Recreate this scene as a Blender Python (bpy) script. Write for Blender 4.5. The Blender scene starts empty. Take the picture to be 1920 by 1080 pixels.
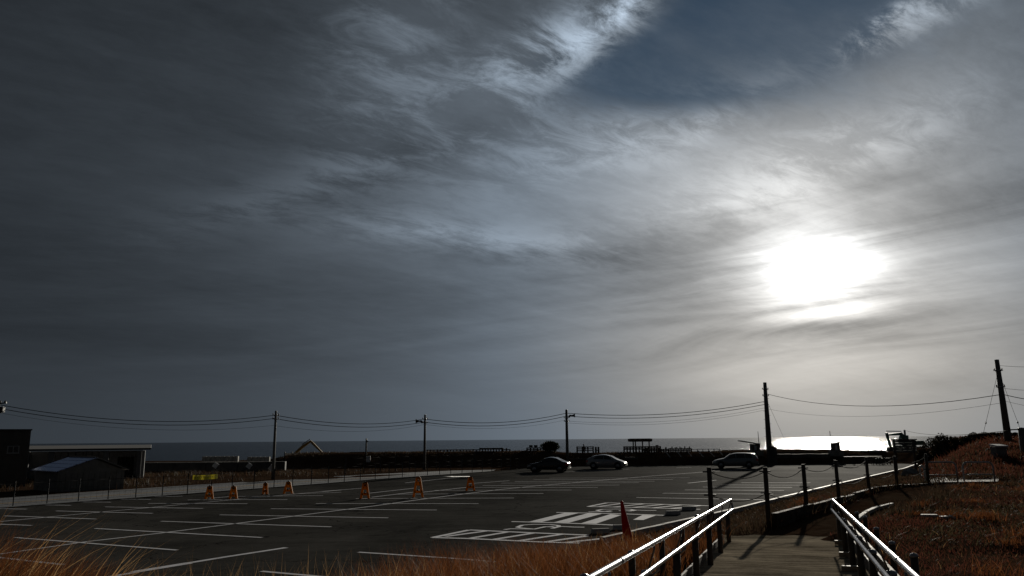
import bpy, bmesh, math, random
import numpy as np
from mathutils import Vector, Matrix

random.seed(7); rng = np.random.default_rng(7)
SC = bpy.context.scene
COL = SC.collection
RAD = math.radians

# ---------------------------------------------------------------- camera
F_PX = 1480.0                      # focal length in pixels of the 1920 px wide photograph
EYE = Vector((0.0, 0.0, 3.1))      # eye height above the parking lot
PITCH = math.atan((824.0-540.0)/F_PX)
ROLL = 0.0085
_R0 = Vector((1, 0, 0)); FWD = Vector((0, math.cos(PITCH), math.sin(PITCH))); _U0 = Vector((0, -math.sin(PITCH), math.cos(PITCH)))
UPV = (_U0*math.cos(ROLL) + _R0*math.sin(ROLL)).normalized()
RIGHT = (_R0*math.cos(ROLL) - _U0*math.sin(ROLL)).normalized()
cam = bpy.data.cameras.new('camera'); cam_o = bpy.data.objects.new('camera', cam); COL.objects.link(cam_o)
cam.sensor_width = 36.0; cam.lens = 36.0*F_PX/1920.0; cam.clip_start = 0.1; cam.clip_end = 60000
M = Matrix.Identity(4)
for i in range(3):
    M[i][0] = RIGHT[i]; M[i][1] = UPV[i]; M[i][2] = -FWD[i]; M[i][3] = EYE[i]
cam_o.matrix_world = M
SC.camera = cam_o

def ray(px, py):
    return (FWD*F_PX + RIGHT*(px-960.0) + UPV*(540.0-py)).normalized()
def G(px, py, z=0.0):
    """point of the horizontal plane z that the pixel looks at"""
    d = ray(px, py); t = (z-EYE.z)/d.z
    return EYE + d*t
def AT(px, py, Y):
    """point at the distance Y that the pixel looks at"""
    d = ray(px, py); return EYE + d*(Y/d.y)

# ---------------------------------------------------------------- sky
SUN_DIR = ray(1532, 512)
SUN_EL = math.asin(SUN_DIR.z); SUN_AZ = math.atan2(SUN_DIR.x, SUN_DIR.y)   # azimuth from +Y towards +X
world = bpy.data.worlds.new('World'); SC.world = world; world.use_nodes = True
wt = world.node_tree; wn = wt.nodes; wl = wt.links; wn.clear()
class N:
    """tiny helper for node graphs"""
    def __init__(s, tree): s.t = tree
    def new(s, typ, **kw):
        n = s.t.nodes.new(typ)
        for k, v in kw.items(): setattr(n, k, v)
        return n
    def put(s, sock, v):
        if isinstance(v, bpy.types.NodeSocket): s.t.links.new(v, sock)
        elif v is not None: sock.default_value = v
    def m(s, op, a, b=None, c=None, clamp=False):
        n = s.new('ShaderNodeMath', operation=op); n.use_clamp = clamp
        for i, v in enumerate((a, b, c)):
            if v is not None: s.put(n.inputs[i], v)
        return n.outputs[0]
    def v(s, op, a, b=None, out=0):
        n = s.new('ShaderNodeVectorMath', operation=op)
        s.put(n.inputs[0], a)
        if b is not None: s.put(n.inputs[1], b)
        return n.outputs[out]
    def scale(s, a, f):
        n = s.new('ShaderNodeVectorMath', operation='SCALE'); s.put(n.inputs[0], a); s.put(n.inputs[3], f); return n.outputs[0]
    def dot(s, a, b):
        n = s.new('ShaderNodeVectorMath', operation='DOT_PRODUCT'); s.put(n.inputs[0], a); s.put(n.inputs[1], b); return n.outputs['Value']
    def noise(s, vec, scale=1.0, detail=6.0, rough=0.55, dist=0.0, lac=2.0, w=None):
        n = s.new('ShaderNodeTexNoise'); 
        if vec is not None: s.put(n.inputs['Vector'], vec)
        s.put(n.inputs['Scale'], scale); s.put(n.inputs['Detail'], detail); s.put(n.inputs['Roughness'], rough)
        s.put(n.inputs['Lacunarity'], lac); s.put(n.inputs['Distortion'], dist); return n.outputs['Fac']
    def mix(s, f, a, b, mode='MIX'):
        n = s.new('ShaderNodeMix', data_type='RGBA', blend_type=mode)
        s.put(n.inputs[0], f); s.put(n.inputs[6], a); s.put(n.inputs[7], b); return n.outputs[2]
    def rng(s, v, a, b, c, d, smooth=False):
        n = s.new('ShaderNodeMapRange'); n.interpolation_type = 'SMOOTHSTEP' if smooth else 'LINEAR'
        for i, x in enumerate((v, a, b, c, d)): s.put(n.inputs[i], x)
        return n.outputs[0]
    def comb(s, x, y, z):
        n = s.new('ShaderNodeCombineXYZ')
        for i, q in enumerate((x, y, z)): s.put(n.inputs[i], q)
        return n.outputs[0]

W = N(wt)
tc = W.new('ShaderNodeTexCoord'); D = W.v('NORMALIZE', tc.outputs['Generated'])
sep = W.new('ShaderNodeSeparateXYZ'); wl.new(D, sep.inputs[0]); dx, dy, dz = sep.outputs
dzc = W.m('MAXIMUM', dz, 0.0)
# clear air: physical sky
sky = W.new('ShaderNodeTexSky', sky_type='NISHITA'); sky.sun_disc = False
sky.sun_elevation = SUN_EL; sky.sun_rotation = SUN_AZ; sky.altitude = 10; sky.air_density = 1.0; sky.dust_density = 0.2; sky.ozone_density = 4.0
# angle to the sun in degrees
cosT = W.dot(D, tuple(SUN_DIR)); theta = W.m('MULTIPLY', W.m('ARCCOSINE', W.m('MINIMUM', cosT, 0.999999)), 180/math.pi)
# cloud layer coordinates: a flat layer overhead, so that it converges to the horizon
den = W.m('ADD', dzc, 0.17)
cu = W.m('DIVIDE', dx, den); cv = W.m('DIVIDE', dy, den)
ca, sa = math.cos(RAD(33)), math.sin(RAD(33))
ru = W.m('ADD', W.m('MULTIPLY', cu, ca), W.m('MULTIPLY', cv, sa))       # along the streaks
rv = W.m('SUBTRACT', W.m('MULTIPLY', cv, ca), W.m('MULTIPLY', cu, sa))
P0 = W.comb(W.m('MULTIPLY', ru, 0.42), rv, 3.7)
big = W.noise(P0, 0.75, 5, 0.5, 0.25)
mid = W.noise(W.comb(W.m('MULTIPLY', ru, 0.5), rv, 9.1), 2.6, 10, 0.60, 0.25)
fine = W.noise(W.comb(W.m('MULTIPLY', ru, 0.5), rv, 1.3), 16.0, 9, 0.70, 0.35)
# long thin streaks low over the horizon
lowp = W.comb(W.m('MULTIPLY', dx, 1.6), W.m('MULTIPLY', W.m('SUBTRACT', dz, W.m('MULTIPLY', dx, 0.10)), 17.0), W.m('MULTIPLY', dy, 0.8))
low = W.noise(lowp, 1.6, 8, 0.6, 0.8)

fil0 = W.noise(W.comb(W.m('MULTIPLY', ru, 0.45), rv, 5.5), 7.0, 8, 0.66, 0.3)
def blob(px, py, rx, ry, ang=0.0, power=1.0):
    """soft elliptical patch of cloud (or of clear air) around the direction of a pixel; radii in pixels, angle in degrees (up to the right positive)"""
    c = ray(px, py); t1 = c.cross(Vector((0, 0, 1))).normalized(); t2 = t1.cross(c).normalized()
    a = RAD(ang); e1 = t1*math.cos(a) + t2*math.sin(a); e2 = t2*math.cos(a) - t1*math.sin(a)
    k = 1480.0*1.0/ (c.dot(FWD))
    # wobble the edge with the mid noise
    x = W.m('ADD', W.m('MULTIPLY', W.dot(D, tuple(e1)), k/rx), W.m('MULTIPLY', W.m('SUBTRACT', big, 0.5), 1.0))
    y = W.m('ADD', W.m('MULTIPLY', W.dot(D, tuple(e2)), k/ry), W.m('MULTIPLY', W.m('SUBTRACT', mid, 0.5), 1.6))
    q = W.m('ADD', W.m('MULTIPLY', x, x), W.m('MULTIPLY', y, y))
    g = W.m('EXPONENT', W.m('MULTIPLY', q, -power))
    front = W.m('GREATER_THAN', W.dot(D, tuple(c)), 0.3)
    return W.m('MULTIPLY', g, front)

# brightness of the veil of cloud: strong forward scattering round the sun
_t1 = SUN_DIR.cross(Vector((0, 0, 1))).normalized(); _t2 = _t1.cross(SUN_DIR).normalized()
_a = W.m('MULTIPLY', W.dot(D, tuple(_t1)), 57.3*0.86); _b = W.m('MULTIPLY', W.dot(D, tuple(_t2)), 57.3*1.22)
thin = W.m('ADD', W.m('SQRT', W.m('ADD', W.m('MULTIPLY', _a, _a), W.m('MULTIPLY', _b, _b))), W.m('MULTIPLY', W.m('LESS_THAN', cosT, 0.5), 90.0))
def ex(amp, sig, theta=theta): return W.m('MULTIPLY', W.m('EXPONENT', W.m('DIVIDE', theta, -sig)), amp)
L = W.m('ADD', W.m('ADD', ex(0.53, 14.0), 0.020), W.m('MULTIPLY', ex(4.0, 1.48, thin), W.rng(W.m('ADD', W.m('MULTIPLY', low, 0.7), W.m('MULTIPLY', fil0, 0.3)), 0.32, 0.68, 0.15, 1.75)))
hz = W.rng(dz, 0.0, 0.34, 0.0, 1.0)                     # cloud texture fades into the haze at the horizon
tex = W.m('ADD', W.m('MULTIPLY', W.m('SUBTRACT', big, 0.5), 1.5), W.m('MULTIPLY', W.m('SUBTRACT', mid, 0.5), 0.9))
tex = W.m('ADD', tex, W.m('MULTIPLY', W.m('SUBTRACT', fine, 0.5), 0.62))
tex = W.m('MULTIPLY', tex, hz)
lowt = W.m('MULTIPLY', W.m('SUBTRACT', low, 0.5), W.m('MULTIPLY', W.rng(dz, 0.02, 0.13, 0.0, 0.75, True), W.rng(dz, 0.18, 0.32, 1.0, 0.2, True)))
tex = W.m('ADD', tex, W.m('MULTIPLY', lowt, W.rng(theta, 8.0, 30.0, 1.7, 0.8, True)))
fil = W.noise(W.comb(W.m('MULTIPLY', ru, 0.5), rv, 5.5), 13.0, 11, 0.72, 0.5)
fw = W.rng(W.m('ADD', W.m('MULTIPLY', mid, 0.45), W.m('MULTIPLY', fil, 0.55)), 0.42, 0.60, 0.05, 1.45, True)                         # streaky weight for the bright patches
for (px, py, rx, ry, an, amp, wv) in [
    (1040, 85, 150, 52, 26, 2.3, True), (1165, 20, 90, 22, 34, 2.2, True),      # white wisps
    (1740, 12, 150, 34, 16, 1.3, True), (1640, 40, 50, 16, 30, 1.0, True),
    (1180, 250, 330, 60, 12, 0.85, True), (1500, 310, 330, 60, 14, 0.50, True), (1350, 215, 90, 20, 32, 0.5, True),
    (730, 90, 160, 120, 70, 0.85, True), (740, 100, 150, 110, 60, 0.35, False), (870, 190, 230, 80, 10, 0.55, True),
    (620, 330, 300, 45, 20, 0.55, True), (850, 440, 230, 32, -6, 0.80, True),
    (1120, 360, 480, 110, 6, 0.78, False), (885, 205, 130, 70, 15, 0.40, False),
    (770, 300, 210, 36, 25, -0.40, False), (1000, 478, 240, 22, -3, -0.42, False),
    (1330, 440, 170, 30, 8, -0.35, False), (1850, 540, 150, 90, 6, 0.35, False), (1620, 690, 340, 45, 4, 0.25, False), (1560, 612, 190, 12, 3, -0.40, False), (1290, 600, 190, 10, 2, -0.25, False), (1520, 588, 110, 9, 4, 0.8, False), (500, 395, 200, 40, 12, -0.25, False),
    (1850, 380, 180, 60, 0, -0.25, False), (1760, 275, 180, 40, 25, -0.22, False)]:
    g = W.m('MULTIPLY', blob(px, py, rx, ry, an), amp)
    if wv: g = W.m('MULTIPLY', g, fw)
    tex = W.m('ADD', tex, g)
gain = W.m('MAXIMUM', W.m('ADD', 1.0, tex), 0.25)
veil = W.m('MULTIPLY', W.m('MULTIPLY', L, gain), W.rng(dz, 0.0, 0.20, 1.38, 1.0, True))
cl_cool = (0.80, 0.97, 1.17, 1); cl_warm = (1.0, 1.0, 0.985, 1)
ccol = W.mix(W.rng(theta, 4.0, 24.0, 1.0, 0.0, True), cl_cool, cl_warm)
ccol = W.mix(W.m('MULTIPLY', W.rng(theta, 5.0, 26.0, 1.0, 0.0, True), W.rng(dz, 0.05, 0.22, 1.0, 0.0, True)), ccol, (1.05, 1.0, 0.92, 1))
cloud = W.v('SCALE', ccol); cloud.node.inputs[3].default_value = 1.0; wl.new(veil, cloud.node.inputs[3])
# gap of clear air high on the right of the frame
gap = W.m('ADD', blob(1320, 75, 300, 115, 6, 0.9), W.m('ADD', W.m('MULTIPLY', blob(1540, 20, 260, 80, 16), 0.75), W.m('ADD', W.m('MULTIPLY', blob(1580, 130, 280, 120, 20), 0.38), W.m('MULTIPLY', blob(1190, 150, 190, 60, -8), 0.42))), clamp=True)
wisp = W.m('ADD', W.m('MULTIPLY', blob(1040, 85, 150, 52, 26), 1.3), W.m('ADD', W.m('MULTIPLY', blob(1165, 20, 90, 22, 34), 1.5), W.m('MULTIPLY', blob(1740, 12, 150, 34, 16), 1.2)))
gap = W.m('SUBTRACT', W.m('ADD', gap, W.m('MULTIPLY', W.m('SUBTRACT', fw, 0.6), 0.12)), W.m('MULTIPLY', W.m('MULTIPLY', wisp, fw), 0.9))
gap = W.m('MULTIPLY', W.rng(gap, 0.12, 0.95, 0.0, 1.0, True), W.rng(W.m('ADD', W.m('MULTIPLY', big, 0.5), W.m('MULTIPLY', mid, 0.5)), 0.36, 0.60, 1.0, 0.60, True))
air = W.mix(1.0, W.scale(sky.outputs[0], 0.050), (0.42, 0.45, 0.42, 1), 'MULTIPLY')
final = W.mix(W.m('MULTIPLY', gap, 0.90), cloud, air)
bg = W.new('ShaderNodeBackground'); wl.new(final, bg.inputs[0]); bg.inputs[1].default_value = 1.0
wo = W.new('ShaderNodeOutputWorld'); wl.new(bg.outputs[0], wo.inputs[0])
world.cycles.sampling_method = 'MANUAL'; world.cycles.sample_map_resolution = 1024

# ---------------------------------------------------------------- sun, exposure
sl = bpy.data.lights.new('sun', 'SUN'); sl.energy = 3.0; sl.angle = RAD(0.6); sl.color = (1.0, 0.93, 0.80)
so = bpy.data.objects.new('sun', sl); COL.objects.link(so)
so.rotation_euler = SUN_DIR.to_track_quat('Z', 'Y').to_euler(); so.location = (30, 60, 60)
SC.view_settings.view_transform = 'Standard'; SC.view_settings.look = 'None'
SC.view_settings.exposure = 0.0; SC.view_settings.gamma = 1.0; SC.view_settings.use_curve_mapping = False
SC.render.engine = 'CYCLES'
SC.cycles.use_denoising = True
SC.cycles.max_bounces = 5; SC.cycles.transparent_max_bounces = 6
SC.cycles.sample_clamp_indirect = 4.0

# ---------------------------------------------------------------- helpers: meshes, materials, objects
class MB:
    """collects faces of several simple solids into one mesh"""
    def __init__(s): s.v = []; s.f = []
    def add(s, vs, fs):
        o = len(s.v); s.v += [tuple(p) for p in vs]; s.f += [tuple(i+o for i in f) for f in fs]; return s
    def box(s, c, size, rz=0.0, tilt=None):
        hx, hy, hz_ = size[0]/2, size[1]/2, size[2]/2; cz, sz = math.cos(rz), math.sin(rz); vs = []
        for z in (-hz_, hz_):
            for x, y in ((-hx, -hy), (hx, -hy), (hx, hy), (-hx, hy)):
                p = Vector((x, y, z))
                if tilt is not None: p = tilt @ p
                vs.append((c[0]+p.x*cz-p.y*sz, c[1]+p.x*sz+p.y*cz, c[2]+p.z))
        return s.add(vs, [(3, 2, 1, 0), (4, 5, 6, 7), (0, 1, 5, 4), (1, 2, 6, 5), (2, 3, 7, 6), (3, 0, 4, 7)])
    def bar(s, a, b, w, h, up=(0, 0, 1)):
        """rectangular bar from a to b"""
        a = Vector(a); b = Vector(b); d = (b-a).normalized(); u = Vector(up)
        if abs(d.dot(u)) > 0.98: u = Vector((0, 1, 0))
        r = d.cross(u).normalized(); u = r.cross(d).normalized(); vs = []
        for p in (a, b):
            for i, j in ((-1, -1), (1, -1), (1, 1), (-1, 1)): vs.append(p + r*(i*w/2) + u*(j*h/2))
        return s.add(vs, [(0, 3, 2, 1), (4, 5, 6, 7), (0, 1, 5, 4), (1, 2, 6, 5), (2, 3, 7, 6), (3, 0, 4, 7)])
    def tube(s, pts, r, n=8, caps=True):
        pts = [Vector(p) for p in pts]; rr = r if isinstance(r, (list, tuple)) else [r]*len(pts); vs = []
        prev = None
        for k, p in enumerate(pts):
            d = (pts[min(k+1, len(pts)-1)] - pts[max(k-1, 0)]).normalized()
            if prev is None:
                u = Vector((0, 0, 1)) if abs(d.z) < 0.9 else Vector((1, 0, 0))
                a = d.cross(u).normalized()
            else:
                a = (prev - d*prev.dot(d)).normalized()
            prev = a; b = d.cross(a)
            for i in range(n):
                t = 2*math.pi*i/n; vs.append(p + (a*math.cos(t) + b*math.sin(t))*rr[k])
        fs = []
        for k in range(len(pts)-1):
            for i in range(n):
                j = (i+1) % n; fs.append((k*n+i, k*n+j, (k+1)*n+j, (k+1)*n+i))
        if caps: fs += [tuple(range(n-1, -1, -1)), tuple(range((len(pts)-1)*n, len(pts)*n))]
        return s.add(vs, fs)
    def prism(s, poly, axis_a, axis_b, axis_n, org, thick):
        """flat outline (a,b) extruded symmetrically by thick along axis_n"""
        A, B, Nn, O = Vector(axis_a), Vector(axis_b), Vector(axis_n), Vector(org); n = len(poly)
        vs = [O + A*p[0] + B*p[1] - Nn*(thick/2) for p in poly] + [O + A*p[0] + B*p[1] + Nn*(thick/2) for p in poly]
        fs = [tuple(range(n-1, -1, -1)), tuple(range(n, 2*n))] + [(i, (i+1) % n, n+(i+1) % n, n+i) for i in range(n)]
        return s.add(vs, fs)
    def lathe(s, prof, c=(0, 0, 0), n=12):
        vs = []; m = len(prof)
        for i in range(n):
            t = 2*math.pi*i/n
            for r, z in prof: vs.append((c[0]+r*math.cos(t), c[1]+r*math.sin(t), c[2]+z))
        fs = [(i*m+k, ((i+1) % n)*m+k, ((i+1) % n)*m+k+1, i*m+k+1) for i in range(n) for k in range(m-1)]
        return s.add(vs, fs)
    def mesh(s, name):
        me = bpy.data.meshes.new(name); me.from_pydata([tuple(p) for p in s.v], [], s.f); me.update(); return me
    def build(s, name, mat, parent=None, smooth=False, bevel=0.0, fixn=True):
        me = s.mesh(name)
        if fixn or bevel:
            bm = bmesh.new(); bm.from_mesh(me)
            if fixn: bmesh.ops.recalc_face_normals(bm, faces=bm.faces)
            if bevel: bmesh.ops.bevel(bm, geom=[e for e in bm.edges if e.is_manifold and e.calc_face_angle(0) > 0.6], offset=bevel, segments=2, profile=0.6, affect='EDGES', clamp_overlap=True)
            bm.to_mesh(me); bm.free()
        if smooth: me.polygons.foreach_set('use_smooth', [True]*len(me.polygons))
        me.materials.append(mat)
        return link(name, me, parent)
def link(name, me, parent=None):
    o = bpy.data.objects.new(name, me); COL.objects.link(o)
    if parent is not None: o.parent = parent
    return o
def tag(o, label=None, cat=None, group=None, kind=None):
    if label: o['label'] = label
    if cat: o['category'] = cat
    if group: o['group'] = group
    if kind: o['kind'] = kind
    return o
def thing(name, label, cat, loc=(0, 0, 0), rz=0.0, group=None):
    o = bpy.data.objects.new(name, None); COL.objects.link(o); o.location = loc; o.rotation_euler = (0, 0, rz); o.empty_display_size = 0.2
    return tag(o, label, cat, group)
def copy_tree(o, parent=None):
    c = o.copy(); COL.objects.link(c)
    if parent is not None: c.parent = parent
    for ch in list(o.children): copy_tree(ch, c)
    return c

MATS = {}
def mat(name, col, rough=0.7, metal=0.0, var=0.15, scale=8.0, bump=0.0, bscale=40.0, col2=None, spec=0.5, coat=0.0, stretch=None, detail=6):
    if name in MATS: return MATS[name]
    m = bpy.data.materials.new(name); m.use_nodes = True; t = m.node_tree; b = t.nodes['Principled BSDF']; H = N(t)
    tcn = t.nodes.new('ShaderNodeTexCoord'); vec = tcn.outputs['Object']
    if stretch:
        mp = t.nodes.new('ShaderNodeMapping'); t.links.new(vec, mp.inputs[0]); mp.inputs['Scale'].default_value = stretch; vec = mp.outputs[0]
    nf = H.noise(vec, scale, detail, 0.6)
    c2 = col2 if col2 else tuple(max(0.0, c*(1-var*2)) for c in col[:3])
    f = H.rng(nf, 0.3, 0.7, 0.0, 1.0)
    t.links.new(H.mix(f, tuple(c2[:3])+(1,), tuple(col[:3])+(1,)), b.inputs['Base Color'])
    b.inputs['Roughness'].default_value = rough; b.inputs['Metallic'].default_value = metal
    b.inputs['Specular IOR Level'].default_value = spec; b.inputs['Coat Weight'].default_value = coat
    if coat: b.inputs['Coat Roughness'].default_value = 0.08
    if rough > 0.15: t.links.new(H.rng(nf, 0.3, 0.7, min(1, rough*1.12), rough*0.88), b.inputs['Roughness'])
    if bump:
        bn = t.nodes.new('ShaderNodeBump'); bn.inputs['Strength'].default_value = 1.0; bn.inputs['Distance'].default_value = bump
        t.links.new(H.noise(vec, bscale, 5, 0.65), bn.inputs['Height']); t.links.new(bn.outputs[0], b.inputs['Normal'])
    MATS[name] = m; return m

M_STEEL = mat('stainless_steel', (0.33, 0.33, 0.345), 0.30, 1.0, 0.18, 9.0)
M_HOOP = mat('matt_grey_tube', (0.40, 0.40, 0.41), 0.5, 0.3, 0.1, 6.0)
M_WOOD = mat('weathered_dark_timber', (0.085, 0.062, 0.045), 0.75, 0, 0.25, 6.0, 0.004, 60, stretch=(1, 1, 0.15))
M_WOODL = mat('pale_timber', (0.42, 0.34, 0.25), 0.7, 0, 0.15, 6.0, 0.003, 50)
M_CONC = mat('concrete', (0.40, 0.39, 0.36), 0.8, 0, 0.12, 3.0, 0.004, 60)
M_CONCD = mat('weathered_concrete', (0.24, 0.235, 0.22), 0.85, 0, 0.2, 2.0, 0.004, 60)
M_POLE = mat('concrete_pole', (0.15, 0.145, 0.135), 0.75, 0, 0.12, 4.0)
M_DARKMETAL = mat('dark_painted_metal', (0.05, 0.052, 0.055), 0.5, 0.4, 0.2, 6.0)
M_GALV = mat('galvanised_steel', (0.30, 0.31, 0.32), 0.6, 0.6, 0.1, 10.0)
M_GREYMETAL = mat('grey_metal', (0.28, 0.29, 0.30), 0.45, 0.6, 0.1, 8.0)
M_BLACK = mat('black_rubber', (0.018, 0.018, 0.018), 0.75, 0, 0.1, 20)
M_WIRE = mat('cable_sheath', (0.02, 0.02, 0.022), 0.9, 0, 0.1, 2, spec=0.05)
M_ORANGE = mat('orange_plastic', (0.80, 0.26, 0.03), 0.5, 0, 0.12, 5.0)
M_YEL = mat('yellow_paint', (0.62, 0.42, 0.05), 0.6, 0, 0.2, 2.0)
M_WHITE = mat('white_paint', (0.72, 0.72, 0.72), 0.55, 0, 0.08, 3.0)
M_ROPE = mat('rope', (0.10, 0.085, 0.065), 0.9, 0, 0.2, 30)
def translucent(name, col, amount=0.5, rough=0.5, var=0.15, scale=6.0, island=False):
    m = bpy.data.materials.new(name); m.use_nodes = True; t = m.node_tree; b = t.nodes['Principled BSDF']; H = N(t)
    if island:
        f = t.nodes.new('ShaderNodeNewGeometry').outputs['Random Per Island']
    else:
        f = H.rng(H.noise(t.nodes.new('ShaderNodeTexCoord').outputs['Object'], scale, 4, 0.6), 0.3, 0.7, 0, 1)
    cols = col if isinstance(col[0], (tuple, list)) else [tuple(c*(1-var) for c in col), col]
    cr = t.nodes.new('ShaderNodeValToRGB'); t.links.new(f, cr.inputs[0]); e = cr.color_ramp.elements
    while len(e) < len(cols): e.new(0.5)
    for k, c in enumerate(cols): e[k].position = k/(len(cols)-1); e[k].color = tuple(c)+(1,)
    t.links.new(cr.outputs[0], b.inputs['Base Color']); b.inputs['Roughness'].default_value = rough; b.inputs['Specular IOR Level'].default_value = 0.25
    tr = t.nodes.new('ShaderNodeBsdfTranslucent'); t.links.new(cr.outputs[0], tr.inputs[0])
    mx = t.nodes.new('ShaderNodeMixShader'); mx.inputs[0].default_value = amount; t.links.new(b.outputs[0], mx.inputs[1]); t.links.new(tr.outputs[0], mx.inputs[2])
    t.links.new(mx.outputs[0], t.nodes['Material Output'].inputs['Surface']); return m
M_ORANGE = translucent('translucent_orange_plastic', (0.62, 0.27, 0.008), 0.36)

# ---------------------------------------------------------------- terrain function
PATH_DIR = Vector((0.333, 0.943, 0)).normalized(); PATH_N = Vector((PATH_DIR.y, -PATH_DIR.x, 0))   # to the right of the path
PATH_ORG = Vector((-0.14, 0, 0)); PATH_HALF = 1.25   # centre line: PATH_ORG + s*PATH_DIR (offset fixed below)
RAIL_L0, RAIL_L1 = AT(1114, 1080, 5.4), AT(1370, 937, 17.0)
RAIL_R0, RAIL_R1 = AT(1715, 1080, 5.4), AT(1561, 937, 17.0)
PA = (RAIL_L0+RAIL_R0)/2; PB = (RAIL_L1+RAIL_R1)/2; PA.z = PB.z = 0
PATH_DIR = (PB-PA).normalized(); PATH_N = Vector((PATH_DIR.y, -PATH_DIR.x, 0)); PATH_ORG = PA - PATH_DIR*PA.dot(PATH_DIR)
PATH_S1 = PB.dot(PATH_DIR)+0.9
RAIL_H = 0.86
Z0 = RAIL_L0.z - RAIL_H; S0 = PA.dot(PATH_DIR); SLOPE = (RAIL_L1.z - RAIL_L0.z)/(PB-PA).length
def path_z(s): return Z0 + SLOPE*(s-S0)
LOT = [(-90, 3), (-30, 4.5), (-12, 8.5), (-6.5, 12.8), (-2.5, 18.3), (2.9, 25.6), (9.2, 34.9), (20, 51.5), (37, 77), (45, 90), (44, 96.0), (5, 94.0)]
LOT += [tuple(G(px, py)[:2]) for px, py in ((1000, 877.0), (960, 881.0), (848, 889), (706, 899), (586, 909), (437, 920.5), (306, 931), (148, 942), (0, 953.5))]
_p0, _p1 = Vector((LOT[-1][0], LOT[-1][1])), Vector((LOT[-3][0], LOT[-3][1])); _q = _p0 + (_p0-_p1).normalized()*70
LOT.append((_q.x, _q.y))
LOTA = np.array(LOT, float)
def lot_sd(X, Y):
    """signed distance to the parking lot, negative inside (arrays)"""
    X = np.asarray(X, float); Y = np.asarray(Y, float); d = np.full(X.shape, 1e9); ins = np.zeros(X.shape, bool); n = len(LOTA)
    for i in range(n):
        ax, ay = LOTA[i]; bx, by = LOTA[(i+1) % n]; ex_, ey = bx-ax, by-ay
        t = np.clip(((X-ax)*ex_ + (Y-ay)*ey)/(ex_*ex_+ey*ey), 0, 1)
        d = np.minimum(d, np.hypot(X-ax-t*ex_, Y-ay-t*ey))
        c = ((ay > Y) != (by > Y)) & (X < (bx-ax)*(Y-ay)/(by-ay+1e-12)+ax)
        ins ^= c
    return np.where(ins, -d, d)
def sst(a, b, x):
    t = np.clip((x-a)/(b-a), 0, 1); return t*t*(3-2*t)
def seg_d(X, Y, pts):
    d = np.full(np.shape(X), 1e9)
    for (ax, ay), (bx, by) in zip(pts[:-1], pts[1:]):
        ex_, ey = bx-ax, by-ay; t = np.clip(((X-ax)*ex_+(Y-ay)*ey)/(ex_*ex_+ey*ey), 0, 1)
        d = np.minimum(d, np.hypot(X-ax-t*ex_, Y-ay-t*ey))
    return d
# rope fence posts (world positions from their feet) and the cross path in front of it
FZ = 1.27
ROPE_POSTS = [AT(1333.5, 950, 18.6), G(1440, 962, FZ), G(1512, 944, FZ), G(1573, 929, FZ), G(1629, 914, FZ), G(1682, 907.5, FZ), G(1741, 904, FZ)]
ROPE_XY = [(p.x, p.y) for p in ROPE_POSTS]
CROSS = [(3.4, 17.6), (4.9, 17.75), (ROPE_XY[1][0]+0.55, ROPE_XY[1][1]-1.05)] + [(x+0.95, y-0.85) for x, y in ROPE_XY[2:]] + [(19.5, 33.6), (24, 35.0), (32, 35.5)]
CZ = [0.86, 0.88, 0.92, 0.98, 1.06, 1.14, 1.18, 1.20, 1.20, 1.22, 1.3]
def cross_z(X, Y):
    best = np.full(np.shape(X), 1e9); z = np.zeros(np.shape(X))
    for k, ((ax, ay), (bx, by)) in enumerate(zip(CROSS[:-1], CROSS[1:])):
        ex_, ey = bx-ax, by-ay; t = np.clip(((X-ax)*ex_+(Y-ay)*ey)/(ex_*ex_+ey*ey), 0, 1)
        d = np.hypot(X-ax-t*ex_, Y-ay-t*ey); zz = CZ[k]+(CZ[k+1]-CZ[k])*t
        z = np.where(d < best, zz, z); best = np.minimum(best, d)
    return z, best
def vnoise(X, Y, f, seed=0):
    """cheap smooth noise from sines"""
    r = np.random.default_rng(seed); o = 0
    for k in range(5):
        a = r.uniform(0, 6.28); ff = f*(1.0+0.6*k); ph = r.uniform(0, 6.28)
        o = o + np.sin((X*math.cos(a)+Y*math.sin(a))*ff+ph)/(1+0.6*k)
    return o/2.6
def crest_h(X):
    return 0.78 + 0.87*sst(-31, -26, X) + 0.0*X - 0.30*sst(3, 8, X) + 0.15*sst(20, 30, X)
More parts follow.
